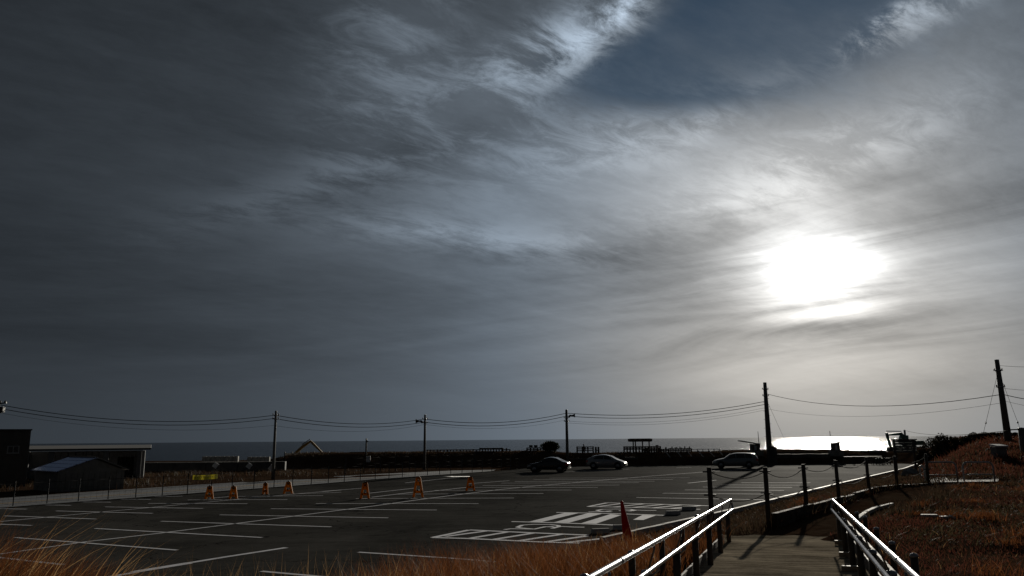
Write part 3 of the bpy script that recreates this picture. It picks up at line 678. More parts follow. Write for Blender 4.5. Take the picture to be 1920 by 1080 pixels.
for k in range(len(RP)-1):
    for h in (0.10, 0.62):
        a = RP[k][1]-Vector((0, 0, h)); b = RP[k+1][1]-Vector((0, 0, h)); pts = []
        for u in np.linspace(0, 1, 13):
            q = a.lerp(b, u); q.z -= 0.17*4*u*(1-u)*(1+0.2*(k % 2)); pts.append(q-_o)
        MB().tube(pts, 0.011, 6).build('rope', M_ROPE, t, True)

# ---------------------------------------------------------------- traffic cone, wheel stops
g = AT(1180, 994, 23.2); cz = tz(g.x, g.y)
cone = thing('traffic_cone', 'red traffic cone standing on the grassy edge by the accessible bays', 'cone', (g.x, g.y, cz))
M_CONE = translucent('red_cone_plastic', (0.40, 0.025, 0.022), 0.35)
top = AT(1169, 938, 23.2); hC = top.z-cz
c = MB().lathe([(0.175, 0.04), (0.17, 0.06), (0.045, hC-0.04), (0.034, hC-0.01), (0.0, hC)], (0, 0, 0), 18).build('cone_body', M_CONE, cone, True)
c.rotation_euler = (0, -0.14, 0)
MB().box((0, 0, 0.02), (0.38, 0.38, 0.045)).build('cone_base', M_CONE, cone, bevel=0.01)
M_STOP = mat('wheel_stop_concrete', (0.42, 0.42, 0.42), 0.85, 0, 0.2, 3.0, 0.004, 50)
_sd = (G(1260, 964.5) - G(1116, 998)); ang = math.atan2(_sd.y, _sd.x)
for (px, py, lab) in ((1126, 1000, 'grey concrete wheel stop between the first hatched aisle and the red cone'), (1166, 992.5, 'grey concrete wheel stop half hidden behind the red cone'), (1262, 965, 'grey concrete wheel stop at the end of the broad crossing bars'), (1292, 956.5, 'grey concrete wheel stop closest to the first rope post')):
    g = G(px, py)
    o = MB()
    prof = [(-0.08, 0), (0.08, 0), (0.06, 0.10), (0.045, 0.115), (-0.045, 0.115), (-0.06, 0.10)]
    o.prism(prof, (0, 1, 0), (0, 0, 1), (1, 0, 0), (0, 0, 0), 0.60)
    w = o.build('wheel_stop', M_STOP, None, bevel=0.008); w.location = (g.x, g.y, 0.002); w.rotation_euler = (0, 0, RAD(12))
    tag(w, lab, 'wheel stop', 'wheel stops at the accessible bays')
    w.scale = (1.0, 1.25, 1.35)

# ================================================================ things around the lot
def ground_at(px, py, Y):
    p = AT(px, py, Y); return Vector((p.x, p.y, tz(p.x, p.y)))
# ---------------------------------------------------------------- utility poles and wires
def tube_between(a, b, sag, r, n=15):
    pts = []
    for u in np.linspace(0, 1, n):
        q = Vector(a).lerp(Vector(b), u); q.z -= sag*4*u*(1-u); pts.append(q)
    return pts
POLES = {}
def pole(key, px, ptop, Y, r0, r1, label, px_base=None, bands=()):
    top = AT(px, ptop, Y); x = top.x; base = Vector((x, Y, tz(x, Y)))
    t = thing('utility_pole', label, 'pole', base, 0, 'utility poles round the lot'); h = top.z-base.z
    MB().tube([(0, 0, -0.5), (0, 0, h*0.5), (0, 0, h)], [r0, (r0+r1)/2, r1], 14).build('shaft', M_POLE, t, True)
    MB().lathe([(r1+0.004, -0.02), (r1+0.006, 0.02), (0, 0.05)], (0, 0, h), 14).build('cap', M_GREYMETAL, t, True)
    for hb in bands: MB().lathe([(r1*1.18+0.004, hb-0.06), (r1*1.18+0.03, hb-0.055), (r1*1.18+0.03, hb+0.055), (r1*1.18+0.004, hb+0.06)], (0, 0, 0), 12).build('clamp_band', M_GREYMETAL, t, True)
    for hb in bands:
        for s in (-1, 1): MB().lathe([(0.0, 0), (0.05, 0.01), (0.035, 0.06), (0.055, 0.09), (0.03, 0.15), (0, 0.16)], (s*(r1+0.13), 0, hb+0.02), 8).build('insulator', M_DARKMETAL, t, True); MB().bar((s*r1*0.8, 0, hb), (s*(r1+0.2), 0, hb), 0.05, 0.04).build('bracket', M_DARKMETAL, t)
    if h > 7:
        for k in range(int((h-2.2)/0.5)):
            s = -1 if k % 2 else 1; rr = r0+(r1-r0)*(2.0+0.5*k)/h; MB().tube([(s*rr*0.9, 0, 2.0+0.5*k), (s*(rr+0.16), 0, 2.0+0.5*k)], 0.018, 6).build('step_bolt', M_DARKMETAL, t, True)
    POLES[key] = (Vector((x, Y, base.z)), h, t); return t
pole('a', -2, 752, 56, 0.14, 0.11, 'utility pole crowned with a crossarm cluster beside the tall dark shed', bands=(5.2,))
pole('b', 517.5, 771, 66.5, 0.13, 0.09, 'plain slim utility pole with its pale foot standing at the road near the excavator arm', bands=(4.9, 5.2))
pole('c', 797, 778, 86, 0.15, 0.11, 'slim utility pole carrying a horn loudspeaker aimed away from the parked cars', bands=(4.9, 5.3))
pole('d', 1062, 768.5, 93.6, 0.20, 0.14, 'utility pole behind the black saloon carrying a horn loudspeaker', bands=(5.2, 5.6))
pole('e', 1434, 717.5, 95.2, 0.36, 0.20, 'stout tall utility pole rising behind the grey estate car', bands=(8.1, 7.3))
pole('f', 1872, 675, 58, 0.26, 0.15, 'leaning tall utility pole with guy wires standing on the scrub dune', bands=(5.2, 4.0))
POLES['f'][2].rotation_euler = (0, RAD(-1.2), 0)
pole('g', 1696, 806.5, 112, 0.16, 0.13, 'short post with a lamp arm beside the green excavator', bands=())
pole('h', 1915, 803, 47, 0.20, 0.19, 'short thick post with a short crossarm at the dune hut', bands=())
pole('i', 687, 822.5, 97, 0.11, 0.09, 'small lamp post standing behind the bank with a white notice box', bands=())
# cluster on the first pole
b_, h_, t_ = POLES['a']; m = MB(); m.bar((-0.5, 0, h_-0.25), (0.55, 0, h_-0.12), 0.08, 0.08); m.build('crossarm', M_DARKMETAL, t_)
for dx_ in (-0.35, 0.1, 0.45): MB().lathe([(0.0, 0), (0.07, 0.02), (0.05, 0.08), (0.08, 0.12), (0.04, 0.2), (0, 0.22)], (dx_, 0, h_-0.18), 10).build('insulator', M_DARKMETAL, t_, True)
MB().box((0.25, 0, h_-0.6), (0.35, 0.3, 0.4)).build('junction_box', M_DARKMETAL, t_, bevel=0.03)
b_, h_, t_ = POLES['g']; MB().bar((0, 0, h_*0.74), (-0.34, 0, h_*0.66), 0.06, 0.06).build('lamp_arm', M_DARKMETAL, t_); MB().box((-0.42, 0, h_*0.64), (0.22, 0.2, 0.3)).build('lamp_head', M_DARKMETAL, t_, bevel=0.03)
b_, h_, t_ = POLES['h']; MB().bar((-0.62, 0, h_-0.08), (0.6, 0, h_-0.05), 0.07, 0.07).build('crossarm', M_DARKMETAL, t_)
b_, h_, t_ = POLES['i']; MB().prism([(0, 0.06), (0.26, -0.05), (0, -0.16)], (1, 0, 0), (0, 0, 1), (0, 1, 0), (0.06, 0, h_-0.28), 0.14).build('lamp_head', M_DARKMETAL, t_)
for k, (px, Y) in enumerate(((690.5, 94.5),)):
    p = AT(690.5, 862, Y); zb = tz(p.x, p.y)
    t = thing('notice_board', 'white notice box on a short post below the bank', 'notice', (p.x, p.y, zb))
    MB().box((0, 0, AT(690.5, 862, Y).z-zb), (0.50, 0.12, 0.82)).build('board', M_WHITE, t, bevel=0.02)
    MB().tube([(0, 0.08, -0.3), (0, 0.08, AT(690.5, 858, Y).z-zb)], 0.04, 8).build('post', M_GREYMETAL, t, True)
# loudspeakers are bolted to the poles: parts of them
def horn(key, side):
    b, h, t = POLES[key]; z = h-0.72; r = 0.13
    MB().bar((side*0.1, 0, z), (side*0.35, 0, z), 0.07, 0.07).build('speaker_bracket', M_DARKMETAL, t)
    a = MB(); prof = [(0.09, 0.32), (0.10, 0.52), (0.07, 0.56), (0.09, 0.70), (0.15, 0.86), (0.26, 0.98), (0.245, 0.98), (0.12, 0.84), (0.0, 0.6)]
    vs = []; n = 14
    for i in range(n):
        th = 2*math.pi*i/n
        for rr, xx in prof: vs.append((side*xx, rr*math.cos(th), z+0.06+rr*math.sin(th)))
    mm = len(prof); a.add(vs, [(i*mm+k, ((i+1) % n)*mm+k, ((i+1) % n)*mm+k+1, i*mm+k+1) for i in range(n) for k in range(mm-1)])
    a.build('loudspeaker', M_DARKMETAL, t, True)
    MB().box((side*0.32, 0, z-0.05), (0.2, 0.2, 0.22)).build('driver_unit', M_DARKMETAL, t, bevel=0.02)
horn('c', -1); horn('d', 1)
def ptop(key, dz, dx=0.0):
    b, h, t = POLES[key]; return Vector((b.x+dx, b.y, b.z+h+dz))
def wire(a, b, sag, r, label, group):
    o = Vector(a); mb = MB().tube([p-o for p in tube_between(a, b, sag, r)], r, 6); w = mb.build('overhead_wire', M_WIRE, None, True); w.location = o
    return tag(w, label, 'wire', group)
def span(k1, k2, specs, what):
    for k, (d1, d2, sag, r) in enumerate(specs):
        nm = ('uppermost thick', 'second thick', 'thin lower', 'thin lowest')[k] if len(specs) > 2 else ('upper thick', 'lower thin')[k] if len(specs) == 2 else 'single'
        wire(ptop(k1, d1), ptop(k2, d2), sag, r, nm+' cable slung '+what, 'overhead cables '+what)
span('a', 'b', ((-0.25, -0.32, 0.82, 0.026), (-0.50, -0.58, 0.84, 0.026), (-0.80, -1.15, 0.75, 0.010)), 'between the shed pole and the plain slim pole')
span('b', 'c', ((-0.34, -0.42, 0.62, 0.028), (-0.62, -0.75, 0.62, 0.028), (-1.2, -1.0, 0.6, 0.011)), 'between the plain slim pole and the loudspeaker pole next to it')
span('c', 'd', ((-0.44, -0.38, 0.72, 0.034), (-0.78, -0.72, 0.72, 0.034), (-1.0, -1.15, 0.7, 0.012)), 'between the two loudspeaker poles')
span('d', 'e', ((-0.38, -2.2, 0.80, 0.036), (-0.72, -2.55, 0.80, 0.036), (-1.3, -2.95, 0.8, 0.014), (-1.5, -3.2, 0.85, 0.014)), 'between the saloon-side pole and the stout pole')
span('e', 'f', ((-1.3, -2.5, 1.15, 0.026), (-3.1, -3.1, 0.95, 0.011)), 'between the stout pole and the dune pole')
span('g', 'h', ((-0.03, -0.03, 0.5, 0.022),), 'between the excavator post and the hut post')
E1 = AT(2060, 686, 50); E2 = AT(2060, 735, 50)
for k, (d1, e, sag, r) in enumerate(((-0.4, AT(2060, 674, 48), 0.25, 0.012), (-2.05, AT(2060, 727, 48), 0.2, 0.012), (-2.5, AT(2060, 755, 48), 0.25, 0.026), (-2.95, AT(2060, 770, 48), 0.25, 0.010))):
    wire(ptop('f', d1), e, sag, r, ('topmost thin', 'second thin', 'thick', 'lowest thin')[k]+' cable leaving the dune pole away from the sea', 'cables leaving the dune pole')
def guy(a, b, label, r=0.012, bead=True):
    o = Vector(a); d = Vector(b)-o; t = thing('guy_wire', label, 'wire', Vector(b), 0, 'guy wires staying the poles')
    MB().tube([-d, (0, 0, 0)], r, 6).build('strand', M_WIRE, t, True)
    if bead:
        q = -d*0.30; MB().lathe([(0, -0.09), (0.05, -0.05), (0.05, 0.05), (0, 0.09)], q, 8).build('insulator', M_DARKMETAL, t, True)
p1 = AT(1838, 845, 57); p1.z = tz(p1.x, p1.y); guy(ptop('f', -0.5), p1, 'guy wire staying the dune pole on its seaward side')
p2 = AT(1921, 815, 55); p2.z = tz(p2.x, p2.y); guy(ptop('f', -1.2), p2, 'guy wire staying the dune pole on its landward side')
p3 = AT(1492, 862, 95); p3.z = tz(p3.x, p3.y); guy(ptop('e', -1.9), p3, 'thin guy wire staying the stout pole behind the estate car', 0.014, False)

# ---------------------------------------------------------------- mesh fence along the lot, second fence beyond the road
FP = [(-50, 957), (25, 950.5), (89, 945.5), (148, 941.5), (204, 937.5), (256, 934), (306, 930.5), (353, 926.8), (398, 923.4), (437, 920.2), (478, 917.2), (516, 914.5), (551, 911.6), (586, 909), (618, 906.4), (648, 904), (678, 901.6), (706, 899.3), (732, 897.3), (757, 895.4), (781, 893.7), (804, 892), (827, 890.5), (848, 889), (869, 887.6), (888, 886.4), (907, 885.2), (925, 884), (943, 882.7), (960, 881.5), (976, 880.5)]
t = thing('mesh_fence', 'low wire fence on thin dark posts between the lot and the pale road', 'fence', G(516, 914.5))
o = G(516, 914.5); fp = [G(*q)+Vector((-0.15, 0.2, 0)) for q in FP]
pm = MB().tube([(0, 0, -0.1), (0, 0, 1.25)], 0.03, 8).mesh('post'); pm.materials.append(M_DARKMETAL)
for p in fp:
    q = link('post', pm, t); q.location = p-o
for h, r in ((0.12, 0.006), (0.45, 0.005), (0.78, 0.005), (1.12, 0.009)):
    for a, b in zip(fp[:-1], fp[1:]): MB().tube([a-o+Vector((0, 0, h)), b-o+Vector((0, 0, h))], r, 4).build('wire', M_WIRE, t, True)
for a, b in zip(fp[:-1], fp[1:]):     # thin vertical mesh wires, one mesh per panel
    mb = MB(); n = max(4, int((b-a).length/0.28))
    for k in range(1, n):
        q = a.lerp(b, k/n)-o; mb.tube([(q.x, q.y, 0.1), (q.x, q.y, 1.12)], 0.0035, 3, False)
    mb.build('mesh_panel', M_WIRE, t)
# second fence
FP2 = [(648, 889.5), (682, 887.5), (713, 885.8), (741, 884.2), (768, 882.6), (793, 881.4), (818, 880.2), (842, 879.2), (866, 878.2), (890, 877.2)]
o = G(768, 882.6); t = thing('wire_fence', 'taller wire fence on dark posts beyond the pale road', 'fence', o)
fp = [G(*q) for q in FP2]; pm2 = MB().tube([(0, 0, -0.1), (0, 0, 1.5)], 0.04, 8).mesh('post'); pm2.materials.append(M_DARKMETAL)
for p in fp: link('post', pm2, t).location = p-o
for h in (0.3, 0.9, 1.45):
    for a, b in zip(fp[:-1], fp[1:]): MB().tube([a-o+Vector((0, 0, h)), b-o+Vector((0, 0, h))], 0.009, 4).build('wire', M_WIRE, t, True)
# yellow banner tied to the fence
a = AT(360, 895, G(353, 927).y); b = AT(407, 893, G(405, 923).y)
t = thing('banner', 'long yellow banner with a faint line of lettering tied to the wire fence', 'banner', Vector(((a.x+b.x)/2, (a.y+b.y)/2, 0.0)))
o = Vector(t.location); d = (b-a); d.z = 0; L_ = d.length; d.normalize(); nn = Vector((d.y, -d.x, 0))
mb = MB(); vs = []; fs = []
for k in range(13):
    u = k/12; q = a.lerp(b, u)+nn*(0.06+0.02*math.sin(k*1.3))
    for h in (-0.14, 0.14): vs.append((q.x-o.x, q.y-o.y, q.z-o.z+h-0.03*4*u*(1-u)))
fs = [(2*k, 2*k+2, 2*k+3, 2*k+1) for k in range(12)]
bm_ = translucent('yellow_banner', (0.85, 0.72, 0.06), 0.6)
bo = mb.add(vs, fs).build('cloth', bm_, t); md = None
lm = MB()
for k in range(11):
    u = 0.10+0.075*k; q = a.lerp(b, u)+nn*0.10; c = Vector((q.x-o.x, q.y-o.y, q.z-o.z-0.02)); s = 0.045
    lm.bar(c-d*s+Vector((0, 0, s)), c+d*s+Vector((0, 0, s)), 0.012, 0.02); lm.bar(c+Vector((0, 0, -s*1.2)), c+Vector((0, 0, s*1.2)), 0.02, 0.012)
lm.build('lettering', mat('banner_ink', (0.30, 0.22, 0.03), 0.7), t)

# ---------------------------------------------------------------- orange A-frame barricades
def barricade(px, pb, pt, w, label):
    g = G(px, pb); top = AT(px, pt, g.y); h = top.z; t = thing('barricade', label, 'barricade', g, RAD(random.uniform(-12, 12)), 'orange A-frame barricades on the lot')
    hw = w/2
    for s in (-1, 1):
        MB().prism([(s*hw, 0.02), (s*(hw-0.13), 0.02), (s*0.02, h), (s*0.135, h)], (1, 0, 0), (0, 0, 1), (0, 1, 0), (0, 0, 0), 0.055).build('leg', M_ORANGE, t, bevel=0.008)
        MB().box((s*(hw-0.03), 0, 0.015), (0.16, 0.12, 0.03)).build('foot', M_BLACK, t)
    MB().box((0, 0, h*0.30), (w*0.66, 0.05, 0.13)).build('crossbar', M_ORANGE, t, bevel=0.008)
    MB().box((0, 0, h*0.70), (w*0.32, 0.05, 0.22)).build('crossbar', M_ORANGE, t, bevel=0.008)
    MB().box((0, 0, h-0.05), (0.20, 0.07, 0.13)).build('head', M_ORANGE, t, bevel=0.01)
    for z in (h*0.36, h*0.84, h+0.03): MB().tube([(0, -0.05, z), (0, 0.05, z)], 0.045, 10).build('pipe_clip', M_BLACK, t, True)
    return t, g, h
BAR = [(392, 936.5, 912, 0.50, 'orange A-frame barricade below the yellow banner, standing on a stall line'),
       (437, 936, 912, 0.50, 'orange A-frame barricade just beyond the yellow banner, without any pipe'),
       (497, 927.5, 906, 0.36, 'narrow orange A-frame barricade turned edgewise near the plain slim pole'),
       (540, 926.5, 903.5, 0.62, 'wide-legged orange A-frame barricade beside the plain slim pole'),
       (684, 935.5, 905, 0.55, 'orange A-frame barricade holding the dark end of a pipe'),
       (784, 933.5, 895, 0.66, 'tallest orange A-frame barricade with pipes on both sides'),
       (882, 921, 894.5, 0.62, 'orange A-frame barricade holding the pale pipe end, nearest to the cars')]
bb = [barricade(*q) for q in BAR]
def pipe(i, j, f, r, m_, label):
    a = bb[i][1]+Vector((0, 0.0, bb[i][2]*f+0.03)); b = bb[j][1]+Vector((0, 0, bb[j][2]*f+0.03)); o = a
    q = MB().tube([(0, 0, 0), b-a], r, 10).build('barrier_pipe', m_, None, True); q.location = o; return tag(q, label, 'pipe')
pipe(4, 5, 1.0, 0.026, M_DARKMETAL, 'dark steel pipe laid over the tops of two orange barricades')
pipe(5, 6, 1.0, 0.022, M_GALV, 'pale steel pipe laid from the tallest barricade towards the cars')

# ---------------------------------------------------------------- left: sheds beyond the road
M_DKWALL = mat('dark_corrugated_wall', (0.085, 0.08, 0.076), 0.7, 0, 0.2, 1.5)
M_PLAST = mat('grey_render', (0.60, 0.61, 0.63), 0.85, 0, 0.1, 1.0)
M_ROOFG = mat('grey_sheet_roof', (0.24, 0.23, 0.22), 0.6, 0.1, 0.15, 1.0)
M_ROOFB = mat('blue_metal_roof', (0.45, 0.60, 1.0), 0.22, 0.75, 0.05, 2.0)
M_SHEDW = mat('dark_shed_boards', (0.21, 0.20, 0.18), 0.8, 0, 0.2, 2.0)
M_COLUMN = mat('stained_render', (0.20, 0.20, 0.205), 0.85, 0, 0.2, 1.0)
M_GLASSD = mat('dark_window_glass', (0.03, 0.035, 0.04), 0.12, 0, 0.05, 2.0)
# long open-fronted building
def facade(px0, px1, Y, th):
    """left foot, and width of a front turned by th that spans the two pixel columns"""
    a = AT(px0, 850, Y); b = AT(px1, 850, Y); k = b.x/b.y; c, s_ = math.cos(th), math.sin(th); w = (k*Y-a.x)/(c-k*s_)
    def loc(px):
        q = AT(px, 850, Y); kk = q.x/q.y; return (kk*Y-a.x)/(c-kk*s_)
    return a.x, w, loc
TH = RAD(24); Y = 68.0; xl, W_, loc_ = facade(40, 272, Y, TH); zr = AT(155, 842, Y+math.sin(TH)*W_/2).z; t = thing('open_store', 'long low open-fronted store with a flat overhanging grey roof', 'building', (xl, Y, tz(xl, Y)), TH)
zb = t.location.z; H_ = zr-zb
MB().box((W_/2, 1.8, H_+0.10), (W_+0.9, 5.2, 0.16), tilt=Matrix.Rotation(RAD(3.0), 3, 'X')).build('roof', M_ROOFG, t, bevel=0.02)
MB().box((W_/2, -0.82, H_-0.03), (W_+0.94, 0.06, 0.14)).build('fascia', M_DARKMETAL, t)
MB().box((W_/2, 3.9, H_/2-0.1), (W_, 0.16, H_-0.2)).build('back_wall', M_PLAST, t)
MB().box((W_-0.1, 1.9, H_/2-0.1), (0.2, 3.8, H_-0.2)).build('side_wall', M_COLUMN, t)
MB().box((0.1, 1.9, H_/2-0.1), (0.2, 3.8, H_-0.2)).build('side_wall', M_COLUMN, t)
for px in (52, 98, 200, 262):
    x = loc_(px); MB().box((x, -0.55, H_/2-0.12), (0.42 if px != 262 else 0.36, 0.35, H_-0.1)).build('column', M_COLUMN, t, bevel=0.02)
for (pa, pb_) in ((105, 150), (155, 193)):
    x0 = loc_(pa); x1 = loc_(pb_); w = MB().box(((x0+x1)/2, 3.78, H_-0.55), (x1-x0, 0.06, 0.6)).build('window', M_GREYMETAL, t)
    for k in range(3): MB().box((x0+(x1-x0)*(k+0.5)/3, 3.73, H_-0.55), ((x1-x0)/3-0.12, 0.04, 0.48)).build('pane', M_PLAST, w)
for k in range(4): MB().box((loc_(222)+0.35*k, 3.7, 0.9), (0.3, 0.1, 1.8)).build('door_panel', M_DKWALL, t)
# tall dark shed at the picture edge
TH = RAD(33); Y = 57.0; xl, W_, loc_ = facade(-60, 54, Y, TH); zt = AT(20, 807, Y+math.sin(TH)*W_*0.6).z; t = thing('tall_shed', 'tall dark flat-roofed shed with a small framed window', 'building', (xl, Y, tz(xl, Y)), TH); zb = t.location.z; H_ = zt-zb
MB().box((W_/2, 2.0, H_/2), (W_, 4.0, H_)).build('wall', M_DKWALL, t)
MB().box((W_/2, 2.0, H_+0.05), (W_+0.14, 4.2, 0.09)).build('roof', M_DARKMETAL, t)
for k in range(15): MB().box((0.2+k*(W_-0.4)/14, -0.02, H_/2), (0.05, 0.03, H_-0.05)).build('rib', M_DKWALL, t)
xw0 = loc_(14); xw1 = loc_(34); zw = AT(24, 843, Y).z-zb
w = MB().box(((xw0+xw1)/2, -0.03, zw), (xw1-xw0+0.1, 0.06, 0.52)).build('window', M_GREYMETAL, t)
for s in (-1, 1): MB().box(((xw0+xw1)/2+s*(xw1-xw0)/4, -0.07, zw), ((xw1-xw0)/2-0.06, 0.03, 0.42)).build('pane', M_GLASSD, w)
MB().box(((xw0+xw1)/2, -0.08, zw-0.28), (xw1-xw0+0.18, 0.10, 0.05)).build('sill', M_GREYMETAL, w)
# gabled shed with blue roof
TH = RAD(48); Y = 52.0; _xl, _W, _loc = facade(108, 239, Y, TH); _yr = Y+math.sin(TH)*_loc(178); ridge = AT(178, 858.5, _yr); eL = AT(108, 883, Y); eR = AT(239, 880, Y+math.sin(TH)*_W); t = thing('gabled_shed', 'small dark gabled shed with shiny blue metal sheets on one roof slope', 'shed', (ridge.x, _yr, tz(ridge.x, _yr)), TH); o = Vector(t.location)
xl, xr = -_loc(178)+0.12, _W-_loc(178)-0.12; zl, zr_, zrd = eL.z-o.z, eR.z-o.z, ridge.z-o.z; dep = 4.3
MB().prism([(xl, -0.2), (xr, -0.2), (xr, zr_-0.04), (0, zrd-0.06), (xl, zl-0.04)], (1, 0, 0), (0, 0, 1), (0, 1, 0), (0, dep/2, 0), dep).build('wall', M_SHEDW, t)
for k in range(12): MB().box((xl+0.15+k*(xr-xl-0.3)/11, -0.015, (zl-0.15)/2), (0.04, 0.025, zl-0.15)).build('board', M_SHEDW, t)
# the ridge runs back and to the left: roof slopes seen from the gable
sk = 0.0
def slope(x0, z0, x1, z1, nm, m_, n):
    out = []
    for k in range(n):
        u0, u1 = k/n, (k+1)/n-0.025
        a = Vector((x0+(x1-x0)*u0, -0.28, z0+(z1-z0)*u0)); b = Vector((x0+(x1-x0)*u1, -0.28, z0+(z1-z0)*u1))
        off = Vector((sk, dep+0.5, 0)); th = Vector((0, 0, 0.05))
        out.append(MB().add([a, b, b+off, a+off, a+th, b+th, b+off+th, a+off+th], [(0, 1, 2, 3), (4, 5, 6, 7), (0, 1, 5, 4), (1, 2, 6, 5), (2, 3, 7, 6), (3, 0, 4, 7)]).build(nm, m_, t))
slope(xl-0.22, zl-0.06, 0.02, zrd, 'roof_sheet', M_ROOFB, 4); slope(xr+0.22, zr_-0.05, 0.06, zrd, 'roof_slope', M_ROOFG, 1)
MB().box((0.0+sk/2, dep/2, zrd+0.06), (0.16, dep+0.4, 0.05), tilt=None).build('ridge_cap', M_DARKMETAL, t)

# dark sea wall
Y = 88.0; a = AT(268, 868.5, Y); b = AT(536, 868.0, Y); t = thing('sea_wall', 'long dark low sea wall between the open store and the plain slim pole', 'wall', (a.x, Y, tz(a.x, Y)-0.1)); o = Vector(t.location); n = 9; w = (b.x-a.x)/n; h = a.z-o.z
for k in range(n): MB().box((w*(k+0.5), 0, h/2), (w-0.03, 0.5, h)).build('wall_block', M_DKWALL, t, bevel=0.02)
for k in range(n): MB().box((w*(k+0.5), 0, h+0.03), (w-0.03, 0.62, 0.06)).build('coping', M_CONCD, t)
# pale concrete block rows behind the low wall
Y = 92.0
for (x0, x1, yt, yb, nb, what) in ((379, 447, 855.5, 869, 8, 'long even row of pale concrete panels stacked behind the dark bank'), (455, 506, 856.5, 869, 6, 'sloping stack of pale concrete panels near the plain slim pole')):
    a = AT(x0, yb, Y); b = AT(x1, yb, Y); t = thing('panel_stack', what, 'panels', (a.x, Y, min(tz(a.x, Y), a.z)-0.3)); o = Vector(t.location); top = AT(x0, yt, Y).z-o.z
    for r in range(3):
        for k in range(nb):
            if r == 2 and x0 > 450 and k < 1: continue
            w = (b.x-a.x)/nb; MB().box((w*(k+0.5), 0, top*(r+0.5)/3), (w-0.05, 0.35, top/3-0.04)).build('panel', M_CONC, t)
# white tilted boards on the dark bank
for (px, py) in ((404, 872.5), (467, 873.5), (509, 877)):
    Y = 86.5 if px < 500 else 82.0; p = AT(px, py, Y); zg = tz(p.x, p.y)
    t = thing('tilted_board', 'small pale board propped up aslant on the dark bank', 'board', (p.x, p.y, zg), 0, 'tilted boards on the bank'); hz_ = max(0.25, p.z-zg)
    MB().box((0, 0, hz_), (0.5, 0.05, 0.55), tilt=Matrix.Rotation(RAD(35), 3, 'Y')).build('board', M_WHITE, t)
    MB().bar((0, 0.05, -0.2), (0.08, 0.05, hz_+0.1), 0.06, 0.06).build('prop', M_WOOD, t)

